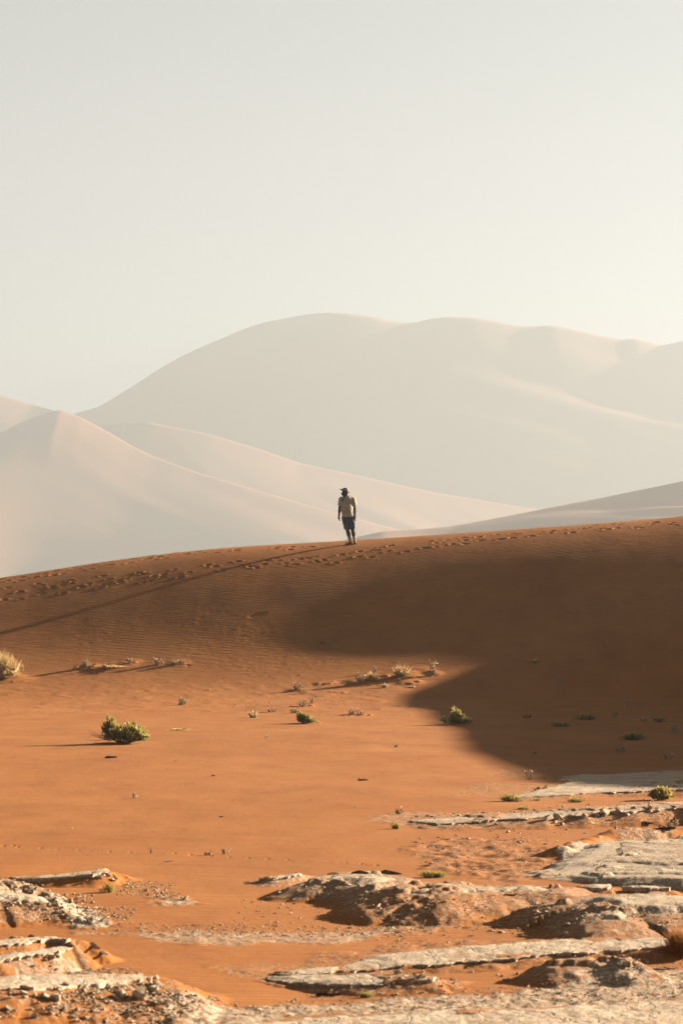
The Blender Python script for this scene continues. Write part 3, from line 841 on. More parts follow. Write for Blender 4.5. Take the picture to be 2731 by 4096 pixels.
def stick(px, py, wpx, hpx, mat, label, seed, thick=.12, forks=1):
    rr = random.Random(seed)
    p = spot(px, py); k = p.y / F_PX
    L = wpx * k; H = hpx * k
    V, Q = [], []
    def arm(a, b, r0, r1):
        pts = []
        for i in range(6):
            t = i / 5; q = Vector(a).lerp(Vector(b), t)
            q += Vector((rr.uniform(-1, 1), rr.uniform(-1, 1), rr.uniform(-.6, 1))) * L * .05 * (0 < i < 5)
            pts.append(q)
        v, f = tube(pts, [r0 + (r1 - r0) * i / 5 for i in range(6)], 5)
        n = len(V); V.extend(v); Q.extend([tuple(x + n for x in g) for g in f])
    r = L * thick * .5
    arm((-L / 2, rr.uniform(-.1, .1) * L, r * .3), (L / 2, rr.uniform(-.2, .2) * L, r * .6 + H * .2), r, r * .5)
    for j in range(forks):
        t = rr.uniform(-.3, .3)
        arm((t * L, 0, r * .8), (t * L + rr.uniform(-.3, .3) * L, rr.uniform(-.3, .3) * L, H), r * .6, r * .2)
    me = mesh_np('stick', V, quads=Q)
    o = add('stick', me, mat); o.location = p; o.rotation_euler = (0, 0, rr.uniform(-.15, .15))
    return tag(o, label, 'stick', 'sticks lying on the sand')

for i, a in enumerate((
    (445, 3034, 48, 9, M_DARKWOOD, 'dark twig lying on open sand below the large bush', .22, 1),
    (1452, 3124, 40, 10, M_DARKWOOD, 'dark bent twig alone on sand near the shadow edge', .2, 2),
    (852, 3106, 14, 9, M_DARKWOOD, 'tiny dark stump alone in the middle of the pan', .4, 1),
    (886, 3271, 18, 8, M_DARKWOOD, 'small dark chip of wood left of centre', .35, 0),
    (1290, 2578, 20, 9, M_DARKWOOD, 'dark lump of wood on the dune foot under the shaded flank', .45, 1),
    (1065, 2952, 16, 14, M_PALEWOOD, 'short bleached stick standing up right of centre', .25, 1),
    (675, 3449, 34, 6, M_PALEWOOD, 'bleached stick lying above the narrow clay slab', .14, 0),
    (702, 3046, 16, 4, M_PALEWOOD, 'thin bleached splinter right of the dark twig', .16, 0),
    (465, 2944, 16, 22, M_PALEWOOD, 'bleached stub leaning against the large bush', .22, 0),
    (1312, 3990, 95, 26, M_DARKWOOD, 'weathered log with a raised fork at the bottom', .17, 2),
    (2656, 3326, 85, 20, M_DARKWOOD, 'curved driftwood branch behind the cracked clay mound', .16, 2),
    (2040, 3588, 52, 12, M_DARKWOOD, 'brown stick on the gravelly slope between the mounds', .2, 1),
    (1600, 3668, 45, 10, M_PALEWOOD, 'pale stick at the foot of the middle mound', .18, 0),
    (755, 2566, 10, 6, M_PALEWOOD, 'white chip on the dune foot left of centre', .4, 0),
    (2640, 3886, 120, 16, M_DARKWOOD, 'long brown stick half buried at the bottom right', .08, 1),
)):
    stick(*a[:6], 900 + i, *a[6:])

# gravel: far too many to count
def gravel():
    rr = np.random.default_rng(9)
    areas = [(BANDS[0][0], 900, .005, .016), (BANDS[1][0], 1500, .006, .018), (BANDS[2][0], 260, .008, .02), (BANDS[3][0], 500, .006, .02), (BANDS[4][0], 450, .005, .014),
             (BANDS[5][0], 1800, .006, .022), (BANDS[6][0], 500, .006, .016), (BANDS[7][0], 260, .008, .03), ([(1640,3270),(2731,3190),(2731,3330),(2200,3340),(1700,3330)], 260, .012, .04),
             ([(900,3560),(1500,3560),(1900,3700),(1900,3780),(900,3700)], 240, .008, .024), ([(2000,3640),(2731,3660),(2731,3740),(1950,3740)], 300, .01, .03),
             ([(0,3520),(260,3580),(300,3690),(0,3680)], 700, .008, .025), ([(700,2640),(1700,2640),(1800,2840),(1300,2900)], 160, .015, .045),
             ([(0,2760),(1500,2760),(2000,3150),(1500,3420),(0,3440)], 700, .006, .018)]
    oct_ = np.array([(1, 0, 0), (-1, 0, 0), (0, 1, 0), (0, -1, 0), (0, 0, 1), (0, 0, -1)], float)
    tri = np.array([(0, 2, 4), (2, 1, 4), (1, 3, 4), (3, 0, 4), (2, 0, 5), (1, 2, 5), (3, 1, 5), (0, 3, 5)])
    VV, TT, n = [], [], 0
    for poly, cnt, s0, s1 in areas:
        P = np.array([tuple(spot(a, b))[:2] for a, b in poly]); lo, hi = P.min(0), P.max(0)
        pts = rr.uniform(lo, hi, (cnt * 6, 2))
        sd, _, _ = poly_sd(P, pts[:, 0], pts[:, 1])
        sd = sd + .4 * fbm(pts[:, 0] * 2.5, pts[:, 1] * 1.2, 77, 3)
        pts = pts[sd < .05][:cnt]
        z = ground_z(pts[:, 0], pts[:, 1])
        s = s0 + (s1 - s0) * rr.random(len(pts)) ** 3
        v = oct_[None] * rr.uniform(.5, 1.0, (len(pts), 6, 1)) + rr.normal(0, .18, (len(pts), 6, 3))
        v[:, :, 2] *= .5
        v = v * s[:, None, None] + np.stack([pts[:, 0], pts[:, 1], z + s * .25], -1)[:, None, :]
        VV.append(v.reshape(-1, 3)); TT.append((tri[None] + (np.arange(len(pts)) * 6)[:, None, None] + n).reshape(-1, 3)); n += len(pts) * 6
    # crumbs along the front edges of the crusts
    for c in CRUSTS:
        w_ = np.array(c['world']); n_ = len(w_); per = []
        for i in range(n_):
            a, b = w_[i], w_[(i + 1) % n_]
            if (b - a)[0] < 0 and abs(a[0]) < .15 * a[1]: per += [a + (b - a) * t for t in rr.random(int(np.hypot(*(b - a)) * 9) + 1)]
        if not per: continue
        pts = np.array(per) + np.stack([rr.normal(0, .04, len(per)), -np.abs(rr.normal(.03, .10, len(per)))], -1)
        z = ground_z(pts[:, 0], pts[:, 1]); s = (.005 + .013 * rr.random(len(pts)) ** 2.5) * (1 + .5 * (c['key'][0] == 'F'))
        v = oct_[None] * rr.uniform(.5, 1.0, (len(pts), 6, 1)) + rr.normal(0, .18, (len(pts), 6, 3)); v[:, :, 2] *= .7
        v = v * s[:, None, None] + np.stack([pts[:, 0], pts[:, 1], z + s * .3], -1)[:, None, :]
        VV.append(v.reshape(-1, 3)); TT.append((tri[None] + (np.arange(len(pts)) * 6)[:, None, None] + n).reshape(-1, 3)); n += len(pts) * 6
    me = mesh_np('gravel', np.concatenate(VV), tris=np.concatenate(TT), smooth=False)
    tag(add('gravel', me, M_RUBBLE), 'fine clay gravel strewn over the pan', kind='stuff')
gravel()

# ------------------------------------------------------------------ plants
def leaf_material(name, c0, c1, c2, trans=.25):
    m, nt, b = new_mat(name)
    a = nd(nt, 'ShaderNodeAttribute', attribute_name='tint')
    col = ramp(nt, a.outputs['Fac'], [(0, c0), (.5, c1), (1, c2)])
    nt.links.new(col, b.inputs['Base Color'])
    b.inputs['Roughness'].default_value = .75
    out = nt.nodes['Material Output']
    tr = nd(nt, 'ShaderNodeBsdfTranslucent'); nt.links.new(col, tr.inputs['Color'])
    mx = nd(nt, 'ShaderNodeMixShader'); mx.inputs[0].default_value = trans
    nt.links.new(b.outputs[0], mx.inputs[1]); nt.links.new(tr.outputs[0], mx.inputs[2])
    nt.links.new(mx.outputs[0], out.inputs['Surface'])
    return m
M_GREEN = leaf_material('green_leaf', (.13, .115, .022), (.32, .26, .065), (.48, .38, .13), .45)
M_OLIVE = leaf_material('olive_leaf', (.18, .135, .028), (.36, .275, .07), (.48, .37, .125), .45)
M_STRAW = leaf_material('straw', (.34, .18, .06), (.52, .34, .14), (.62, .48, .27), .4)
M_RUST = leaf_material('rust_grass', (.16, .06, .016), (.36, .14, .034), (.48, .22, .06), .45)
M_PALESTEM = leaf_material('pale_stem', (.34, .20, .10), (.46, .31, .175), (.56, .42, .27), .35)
M_WOODY = wood_material('woody_stem', (.09, .055, .03), (.20, .14, .09))

def ribbons(base, tip, wid, bend, rr):
    """N bent blades: base (N,3), tip (N,3), width (N), sideways bend (N,3); 3 cross sections, tapering"""
    n = len(base)
    ax = tip - base
    side = np.cross(ax, rr.normal(size=(n, 3))); side /= np.linalg.norm(side, axis=1)[:, None] + 1e-9
    mid = (base + tip) / 2 + bend
    V = np.stack([base - side * wid[:, None], base + side * wid[:, None], mid + side * wid[:, None] * .8, mid - side * wid[:, None] * .8, tip], 1)
    off = (np.arange(n) * 5)[:, None]
    Q = np.array([[0, 1, 2, 3]]) + off
    T = np.array([[3, 2, 4]]) + off
    return V.reshape(-1, 3), Q, T

def ribbon_obj(name, parts, tint, mat, parent):
    V = np.concatenate([p[0] for p in parts]); n = 0; Q, T = [], []
    for p in parts:
        Q.append(p[1] + n); T.append(p[2] + n); n += len(p[0])
    me = mesh_np(name, V, quads=np.concatenate(Q), tris=np.concatenate(T))
    attr(me, 'tint', np.repeat(np.clip(tint, 0, 1), 5))
    return tag(add(name, me, mat, parent), kind='stuff')

def stems_obj(lines, mat, parent, name='stem'):
    V, Q = [], []
    for pts, r0, r1 in lines:
        v, f = tube(pts, list(np.linspace(r0, r1, len(pts))), 4)
        n = len(V); V += v; Q += [tuple(x + n for x in g) for g in f]
    me = mesh_np(name, V, quads=Q)
    return add(name, me, mat, parent)

def bush(px, py, wpx, hpx, label, seed, mat=None, deep=.7, n=None, lobes=None, leaf=1.0, dead=False):
    """cushion of upright leafy shoots on a woody frame"""
    rr = np.random.default_rng(seed)
    p = spot(px, py); k = p.y / F_PX
    W, H = wpx * k, hpx * k; D = W * deep
    root = empty('cushion_bush', p)
    tag(root, label, 'bush', 'green bushes on the sand')
    lobes = lobes or [(0, 0, .5, 1.0)]
    nsh = n or int(np.clip(wpx * 2.6, 40, 420))
    tb, tt, tw, tbend, tint = [], [], [], [], []
    lines = []
    for j in range(nsh):
        lx, ly, lr, lh = lobes[rr.integers(len(lobes))]
        a = rr.uniform(0, 2 * math.pi); q = math.sqrt(rr.random())
        x = lx * W + math.cos(a) * q * lr * W; y = ly * D + math.sin(a) * q * lr * D
        gap = float(fbm(np.array([x / W * 3.5 + seed]), np.array([y / W * 3.5]), seed, 2)[0])
        if gap < -.27: continue                                       # thin patches in the cushion
        top = H * lh * math.sqrt(max(0, 1 - q * q * .8)) * (.74 + .5 * max(0, gap)) * rr.uniform(.6, 1.12)
        lean = np.array([x - lx * W, y - ly * D, 0]) * rr.uniform(.1, .6) + rr.normal(0, .05, 3) * H * np.array([1, 1, 0])
        foot = np.array([x * .7, y * .7, -.01]); tip = np.array([x, y, top]) + lean
        if j % 4 == 0: lines.append(([tuple(foot * .4), tuple((foot + tip) / 2 * .95), tuple(tip)], .004 + .003 * (W > .4), .0015))
        nl = int(8 + 8 * min(1.5, H / .3))
        t = rr.uniform(.25, 1.03, nl) ** .75
        b = foot[None] + (tip - foot)[None] * t[:, None] + rr.normal(0, .006, (nl, 3))
        up = (tip - foot) / (np.linalg.norm(tip - foot) + 1e-6)
        d = rr.normal(size=(nl, 3)) * .42 + up[None] * 1.0
        d /= np.linalg.norm(d, axis=1)[:, None]
        ln = leaf * np.clip(H * .20, .018, .075) * rr.uniform(.6, 1.3, nl)
        tb.append(b); tt.append(b + d * ln[:, None]); tw.append(ln * .13); tbend.append(rr.normal(size=(nl, 3)) * ln[:, None] * .08)
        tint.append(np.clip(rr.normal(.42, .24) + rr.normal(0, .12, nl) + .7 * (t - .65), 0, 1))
    rb = ribbons(np.concatenate(tb), np.concatenate(tt), np.concatenate(tw), np.concatenate(tbend), rr)
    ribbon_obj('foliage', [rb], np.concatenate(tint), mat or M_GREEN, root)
    if dead:
        for j in range(16):
            x0 = -W * rr.uniform(.2, .4); pts = []
            e = np.array([-W * rr.uniform(.45, .85), rr.uniform(-.3, .3) * D, H * rr.uniform(.02, .45)])
            for i in range(5):
                t = i / 4; pts.append(tuple(np.array([x0, rr.uniform(-.1, .1) * D, H * .1]) * (1 - t) + e * t + rr.normal(size=3) * .02 * (i > 0)))
            lines.append((pts, .006, .002))
        for j in range(6):
            x0 = W * rr.uniform(-.15, .3)
            lines.append(([(x0, -D * .3, .03), (x0 + .05, -D * .42, .08), (x0 + rr.uniform(-.1, .12), -D * .5, .03)], .006, .003))
    stems_obj(lines, M_WOODY, root, 'stem')
    return root

def grass(px, py, wpx, hpx, label, seed, mat=None, n=None, flat=0.0, name='dry_grass', group='dry grass tufts', deep=.6, thin=1.0):
    """tuft of thin bent blades"""
    rr = np.random.default_rng(seed)
    p = spot(px, py); k = p.y / F_PX
    W, H = wpx * k, hpx * k
    root = empty(name, p); tag(root, label, 'dry grass', group)
    n = n or int(np.clip(wpx * hpx * .05, 14, 900))
    a = rr.uniform(0, 2 * math.pi, n); q = np.sqrt(rr.random(n))
    b = np.stack([np.cos(a) * q * W * .24, np.sin(a) * q * W * .24 * deep, np.full(n, -.006)], -1)
    spread = rr.normal(0, .34, (n, 2))
    hh = H * rr.uniform(.25, 1.0, n) ** 1.3 * (1 - .3 * q) * np.exp(-(spread ** 2).sum(1) * .9) * (1 - flat * .6)
    t = np.stack([b[:, 0] * 1.45 + spread[:, 0] * W * .5 * (1 + flat), b[:, 1] * 1.45 + spread[:, 1] * W * .5, hh], -1)
    bend = np.stack([rr.normal(0, .10, n) * W, rr.normal(0, .05, n) * W, rr.uniform(0, .12, n) * H], -1)
    w = np.full(n, max(k * 2.3, .0025)) * rr.uniform(.6, 1.2, n) * thin
    ribbon_obj('blades', [ribbons(b, t, w, bend, rr)], rr.normal(.5, .25, n), mat or M_STRAW, root)
    return root

def twigs(px, py, wpx, hpx, label, seed, mat=None, n=None):
    """few dead stems with short side shoots"""
    rr = np.random.default_rng(seed)
    p = spot(px, py); k = p.y / F_PX
    W, H = wpx * k, hpx * k
    root = empty('dead_plant', p); tag(root, label, 'dead plant', 'dead plants on the sand')
    n = n or int(np.clip(wpx / 3.0, 5, 18))
    lines = []; sb, st = [], []
    for j in range(n):
        x = rr.uniform(-.5, .5) * W; y = rr.uniform(-.3, .3) * W
        h = H * rr.uniform(.35, 1.0)
        tip = np.array([x + rr.normal(0, .12) * H, y + rr.normal(0, .1) * H, h]); foot = np.array([x * .7, y * .7, -.01])
        mid = (foot + tip) / 2 + rr.normal(0, .05, 3) * H
        lines.append(([tuple(foot), tuple(mid), tuple(tip)], max(k * 2.0, .004), max(k * 1.3, .003)))
        for _ in range(4):
            t = rr.uniform(.3, 1); q = foot + (tip - foot) * t
            sb.append(q); st.append(q + np.array([rr.normal(0, .12), rr.normal(0, .1), rr.uniform(.02, .18)]) * H)
    stems_obj(lines, mat or M_PALESTEM, root, 'stem')
    me = root.children[0].data if root.children else None
    for o in (o for o in COL.objects if o.parent == root and o.type == 'MESH'):
        attr(o.data, 'tint', np.full(len(o.data.vertices), .6))
    sb = np.array(sb); st = np.array(st); m = len(sb)
    ribbon_obj('shoots', [ribbons(sb, st, np.full(m, max(k * 2.2, .004)), rr.normal(size=(m, 3)) * .01, rr)], rr.normal(.6, .2, m), mat or M_PALESTEM, root)
    return root

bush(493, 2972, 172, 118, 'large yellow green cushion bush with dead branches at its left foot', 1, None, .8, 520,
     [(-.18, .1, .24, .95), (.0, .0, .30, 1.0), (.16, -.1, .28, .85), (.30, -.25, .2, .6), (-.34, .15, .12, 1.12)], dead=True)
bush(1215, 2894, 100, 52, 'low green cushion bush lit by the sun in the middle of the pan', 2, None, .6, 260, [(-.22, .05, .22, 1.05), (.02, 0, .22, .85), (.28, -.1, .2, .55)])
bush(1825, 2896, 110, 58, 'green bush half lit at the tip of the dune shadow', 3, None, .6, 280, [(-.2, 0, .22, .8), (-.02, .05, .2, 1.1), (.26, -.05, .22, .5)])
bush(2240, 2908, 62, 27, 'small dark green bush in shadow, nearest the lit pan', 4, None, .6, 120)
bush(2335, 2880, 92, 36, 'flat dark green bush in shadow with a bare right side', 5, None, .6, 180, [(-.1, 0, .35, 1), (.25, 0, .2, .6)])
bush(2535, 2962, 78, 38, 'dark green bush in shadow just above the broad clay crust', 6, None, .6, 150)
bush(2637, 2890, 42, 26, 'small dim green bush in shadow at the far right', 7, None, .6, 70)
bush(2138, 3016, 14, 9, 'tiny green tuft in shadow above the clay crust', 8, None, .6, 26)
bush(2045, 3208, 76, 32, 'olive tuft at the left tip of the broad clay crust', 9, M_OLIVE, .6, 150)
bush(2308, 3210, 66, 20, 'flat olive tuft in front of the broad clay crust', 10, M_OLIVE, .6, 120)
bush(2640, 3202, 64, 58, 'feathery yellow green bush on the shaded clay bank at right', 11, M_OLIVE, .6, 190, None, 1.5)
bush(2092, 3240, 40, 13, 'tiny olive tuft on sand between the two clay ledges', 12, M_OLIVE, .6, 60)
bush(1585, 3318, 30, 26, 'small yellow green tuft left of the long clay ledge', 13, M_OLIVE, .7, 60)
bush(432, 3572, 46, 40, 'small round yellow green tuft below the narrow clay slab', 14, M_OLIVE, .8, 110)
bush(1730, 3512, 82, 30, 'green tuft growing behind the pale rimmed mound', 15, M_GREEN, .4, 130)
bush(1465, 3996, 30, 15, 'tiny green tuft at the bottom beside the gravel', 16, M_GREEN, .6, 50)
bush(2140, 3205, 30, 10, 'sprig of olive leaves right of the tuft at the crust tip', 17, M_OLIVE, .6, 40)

grass(6, 2714, 150, 150, 'golden grass clump cut by the left edge', 31, M_STRAW, 1500, deep=.8, thin=.8)
grass(2722, 3835, 150, 165, 'rust coloured grass clump cut by the right edge', 32, M_RUST, 1300, deep=.5, thin=.7)
grass(715, 2922, 68, 26, 'flattened dry tuft right of the large bush', 33, M_STRAW, 70, flat=.8)
grass(2136, 2650, 46, 32, 'straw tuft alone on the shaded dune flank', 34, M_STRAW, 60, flat=.3)
grass(440, 2672, 115, 24, 'low mat of dead grass at the foot of the dune left of centre', 35, M_STRAW, 70, flat=.3)
grass(1487, 2722, 62, 52, 'brownish grass tuft second from left in the cluster by the shadow', 36, M_STRAW, 110)
grass(1602, 2706, 84, 80, 'tallest straw tuft in the cluster beside the dune shadow', 37, M_STRAW, 110)
grass(1540, 2750, 40, 28, 'small white tuft low in the cluster beside the dune shadow', 38, M_PALESTEM, 40)
grass(1650, 2750, 44, 20, 'flat straw tuft right of the white one by the dune shadow', 39, M_STRAW, 30, flat=.8)
grass(1013, 2872, 52, 54, 'pale rusty tuft standing between large bush and sunlit bush', 40, M_STRAW, 60)
grass(2575, 2886, 52, 36, 'dull straw tuft in shadow beside the far right green bush', 41, M_STRAW, 40)
grass(2110, 2872, 44, 30, 'rusty tuft in shadow left of the small green bush', 42, M_RUST, 40)

for i, (a, lab) in enumerate((
    ((345, 2670, 46, 36), 'pale dead plant at the left end of the dead grass mat'),
    ((520, 2654, 26, 26), 'dead sprig at the right end of the dead grass mat'),
    ((636, 2660, 40, 32), 'upright pale dead plant alone right of the grass mat'),
    ((714, 2656, 58, 20), 'low pale dead plant with a leaning stem on the dune foot'),
    ((726, 2820, 44, 34), 'dead plant with one tall curved stem above the flattened tuft'),
    ((1190, 2760, 38, 34), 'dead plant uppermost in the row leading down to the sunlit bush'),
    ((1222, 2772, 22, 20), 'dead sprig just right of the uppermost one in the row'),
    ((1266, 2790, 20, 12), 'tiny dead sprig farthest right in the row above the sunlit bush'),
    ((1211, 2826, 36, 26), 'broad pale dead plant midway down the row above the sunlit bush'),
    ((1246, 2814, 26, 24), 'whitish dead sprig right of the broad one in the row'),
    ((1182, 2854, 48, 24), 'dead plant with one upright stem just above the sunlit bush'),
    ((1090, 2850, 40, 20), 'faint dead sprig left of the sunlit bush'),
    ((1424, 2860, 72, 30), 'straggling dead plant between the sunlit bush and the shadow'),
    ((1440, 2734, 40, 50), 'dead stems leftmost in the cluster beside the dune shadow'),
    ((1500, 2690, 12, 30), 'single tall dead stem above the brownish tuft'),
    ((1733, 2698, 34, 66), 'tall golden dead stems right at the edge of the dune shadow'),
    ((2117, 3120, 24, 44), 'thin dead plant on lit sand at the shadow edge above the crust'),
    ((2240, 2738, 22, 34), 'thin dead plant on the shaded dune foot'),
    ((2508, 2826, 18, 32), 'left of two thin dead sprigs high in the shadow'),
    ((2562, 2832, 18, 26), 'right of two thin dead sprigs high in the shadow'),
    ((2460, 2868, 36, 24), 'dim dead sprig right of the flat dark bush'),
    ((2695, 2936, 44, 40), 'dim dead plant in shadow cut near the right edge'),
    ((2480, 3008, 56, 28), 'dim dead plant lowest in the shadow above the crust'),
    ((2670, 3035, 46, 26), 'dim dead plant in the shadow near the right edge low down'),
    ((1585, 2990, 12, 14), 'tiny dead sprig on lit sand below the half lit bush'),
    ((84, 2686, 14, 30), 'single pale stem right of the golden clump'),
    ((604, 3415, 14, 34), 'faint pale stem above the narrow clay slab'),
    ((832, 3424, 26, 22), 'faint bent pale stem left of centre above the gravel'),
    ((900, 3420, 26, 24), 'faint pale sprig right of the bent stem'),
    ((1594, 3258, 40, 26), 'faint dead plant above the left tip of the long ledge'),
    ((2686, 3322, 36, 50), 'bare dead stems behind the driftwood branch'),
    ((540, 3195, 20, 22), 'faint dry sprig on the open pan left of centre'),
)):
    twigs(*a, lab, 700 + i)

# ------------------------------------------------------------------ the walker
def surface_net(f, lo, hi, h):
    """mesh of the zero level of f on a regular grid (naive surface nets)"""
    lo = np.array(lo, float); n = np.ceil((np.array(hi) - lo) / h).astype(int) + 1
    ax = [lo[i] + h * np.arange(n[i]) for i in range(3)]
    X, Y, Z = np.meshgrid(*ax, indexing='ij')
    F = f(X, Y, Z)
    S = F < 0
    c = [S[i:n[0] - 1 + i, j:n[1] - 1 + j, k:n[2] - 1 + k] for i in (0, 1) for j in (0, 1) for k in (0, 1)]
    cnt = sum(a.astype(int) for a in c); act = (cnt > 0) & (cnt < 8)
    P = np.zeros(act.shape + (3,)); W = np.zeros(act.shape)
    I = np.stack(np.meshgrid(*[np.arange(m - 1) for m in n], indexing='ij'), -1).astype(float)
    for axis in range(3):
        for a in (0, 1):
            for b in (0, 1):
                o0 = [0, 0, 0]; oth = [k for k in range(3) if k != axis]; o0[oth[0]] = a; o0[oth[1]] = b
                o1 = list(o0); o1[axis] = 1
                A = F[o0[0]:n[0] - 1 + o0[0], o0[1]:n[1] - 1 + o0[1], o0[2]:n[2] - 1 + o0[2]]
                B = F[o1[0]:n[0] - 1 + o1[0], o1[1]:n[1] - 1 + o1[1], o1[2]:n[2] - 1 + o1[2]]
                cr = (A < 0) != (B < 0)
                t = np.where(cr, A / np.where(cr, A - B, 1), 0)
                pos = np.array(o0, float)[None, None, None] + np.zeros(act.shape + (3,)); pos[..., axis] += t
                P += np.where(cr[..., None], pos, 0); W += cr
    idx = -np.ones(act.shape, int); idx[act] = np.arange(act.sum())
    V = lo + h * (I[act] + P[act] / W[act][:, None])
    Q = []
    for axis in range(3):
        sl0 = [slice(1, -1)] * 3; sl0[axis] = slice(0, n[axis] - 1)
        sl1 = list(sl0); sl1[axis] = slice(1, n[axis])
        A = S[tuple(sl0)]; B = S[tuple(sl1)]
        e = np.argwhere(A != B); fl = A[A != B]
        if not len(e): continue
        e = e + 1; e[:, axis] -= 1
        u, v = [(1, 2), (2, 0), (0, 1)][axis]
        du = np.zeros(3, int); du[u] = 1; dv = np.zeros(3, int); dv[v] = 1
        g = lambda q: idx[q[:, 0], q[:, 1], q[:, 2]]
        quad = np.stack([g(e - du - dv), g(e - dv), g(e), g(e - du)], -1)
        quad[~fl] = quad[~fl][:, ::-1]
        Q.append(quad)
    Q = np.concatenate(Q); Q = Q[(Q >= 0).all(1)]
    return V, Q

def cap(X, Y, Z, a, b, ra, rb):
    a = np.array(a); b = np.array(b); d = b - a
    t = np.clip(((X - a[0]) * d[0] + (Y - a[1]) * d[1] + (Z - a[2]) * d[2]) / (d @ d), 0, 1)
    return np.sqrt((X - a[0] - t * d[0]) ** 2 + (Y - a[1] - t * d[1]) ** 2 + (Z - a[2] - t * d[2]) ** 2) - (ra + (rb - ra) * t)

def ell(X, Y, Z, c, r):
    q = np.sqrt(((X - c[0]) / r[0]) ** 2 + ((Y - c[1]) / r[1]) ** 2 + ((Z - c[2]) / r[2]) ** 2)
    return (q - 1) * min(r)

def su(k, *d):
    r = d[0]
    for e in d[1:]:
        h = np.clip(.5 + .5 * (e - r) / k, 0, 1)
        r = e + (r - e) * h - k * h * (1 - h)
    return r

def pj(u, v, y=0.0): return ((u - 745) / 638.0, y, (1448 - v) / 638.0)

# joints (u, v as seen, y = depth)
SHA, ELA, WRA = pj(560, 512, -.01), pj(530, 700, .03), pj(514, 862, -.05)
SHB, ELB, WRB = pj(808, 515, .02), pj(838, 708, .06), pj(845, 862, .0)
HIA, KNA, ANA = pj(640, 905, -.01), pj(692, 1152, -.04), pj(748, 1385, .02)
HIB, KNB, ANB = pj(762, 905, .02), pj(798, 1142, -.02), pj(842, 1380, .05)
TOA, TOB = pj(668, 1436, -.13), pj(856, 1434, -.16)

def torso(X, Y, Z, g):
    return su(.07, ell(X, Y, Z, pj(684, 540, .01), (.175 + g, .115 + g, .17 + g)), ell(X, Y, Z, pj(676, 700, -.01), (.178 + g, .145 + g, .20 + g)),
              ell(X, Y, Z, pj(698, 865, .01), (.168 + g, .128 + g, .15 + g)))

def hand(X, Y, Z, w, curl, s):
    """palm, four fingers of unequal length bent at the knuckle, thumb from the side of the palm"""
    x, y, z = w
    d = cap(X, Y, Z, (x, y, z), (x, y - .005, z - .075), .026, .034)
    d = np.minimum(d, ell(X, Y, Z, (x, y - .004, z - .055), (.026, .042, .055)))
    for i, (off, ln) in enumerate(((-.030, .070), (-.010, .080), (.010, .075), (.029, .058))):
        k = (x, y + off, z - .092); m = (x + s * .012, y + off * 1.05, z - .092 - ln * .5); e = (x + s * curl, y + off * 1.0, z - .092 - ln * .85)
        d = su(.006, d, cap(X, Y, Z, k, m, .0095, .009), cap(X, Y, Z, m, e, .009, .0075))
    t0 = (x, y - .034, z - .035); t1 = (x + s * .02, y - .058, z - .07); t2 = (x + s * .03, y - .056, z - .10)
    return su(.008, d, cap(X, Y, Z, t0, t1, .013, .0105), cap(X, Y, Z, t1, t2, .0105, .009))

def body(X, Y, Z):
    head = ell(X, Y, Z, pj(640, 372, 0), (.098, .076, .118))
    head = su(.03, head, ell(X, Y, Z, pj(612, 418, 0), (.062, .055, .05)))                 # jaw and chin
    head = su(.012, head, cap(X, Y, Z, pj(580, 376, 0), pj(568, 396, 0), .012, .016))      # nose
    head = su(.010, head, cap(X, Y, Z, pj(578, 411, -.015), pj(578, 411, .015), .012, .012), cap(X, Y, Z, pj(580, 419, -.015), pj(580, 419, .015), .012, .012))  # lips
    head = su(.008, head, ell(X, Y, Z, pj(660, 380, -.075), (.016, .012, .032)), ell(X, Y, Z, pj(660, 380, .075), (.016, .012, .032)))  # ears
    for s in (-1, 1):
        head = np.maximum(head, -ell(X, Y, Z, pj(574, 370, s * .033), (.016, .018, .013)))
        head = np.minimum(head, ell(X, Y, Z, pj(583, 371, s * .033), (.013, .013, .011)))
    neck = cap(X, Y, Z, pj(652, 425, 0), pj(668, 480, .01), .060, .068)
    d = su(.035, torso(X, Y, Z, 0), neck)
    d = su(.02, d, head)
    for S, E, W, s in ((SHA, ELA, WRA, 1), (SHB, ELB, WRB, -1)):
        d = su(.05, d, cap(X, Y, Z, S, E, .060, .046))
        M = tuple((np.array(E) * .65 + np.array(W) * .35))
        d = su(.02, d, cap(X, Y, Z, E, M, .045, .043), cap(X, Y, Z, M, W, .043, .029))
    d = su(.012, d, hand(X, Y, Z, WRA, .035, 1), hand(X, Y, Z, WRB, -.025, -1))
    for Hh, K, A, T in ((HIA, KNA, ANA, TOA), (HIB, KNB, ANB, TOB)):
        d = su(.05, d, cap(X, Y, Z, Hh, K, .088, .058))
        C = tuple(np.array(K) * .68 + np.array(A) * .32 + np.array((0, .02, 0)))
        d = su(.03, d, cap(X, Y, Z, K, C, .056, .061), cap(X, Y, Z, C, A, .060, .039))
        Hl = (A[0] + .01, A[1] + .03, .035)
        d = su(.02, d, cap(X, Y, Z, Hl, (T[0], T[1], .028), .036, .028))
    return d

def cloth(name, col, col2, sc=60.0):
    m, nt, b = new_mat(name)
    geo = nd(nt, 'ShaderNodeNewGeometry')
    n = nd(nt, 'ShaderNodeTexNoise', Scale=sc, Detail=3.0); nt.links.new(geo.outputs['Position'], n.inputs['Vector'])
    nt.links.new(ramp(nt, n.outputs['Fac'], [(.35, col), (.65, col2)]), b.inputs['Base Color'])
    return m

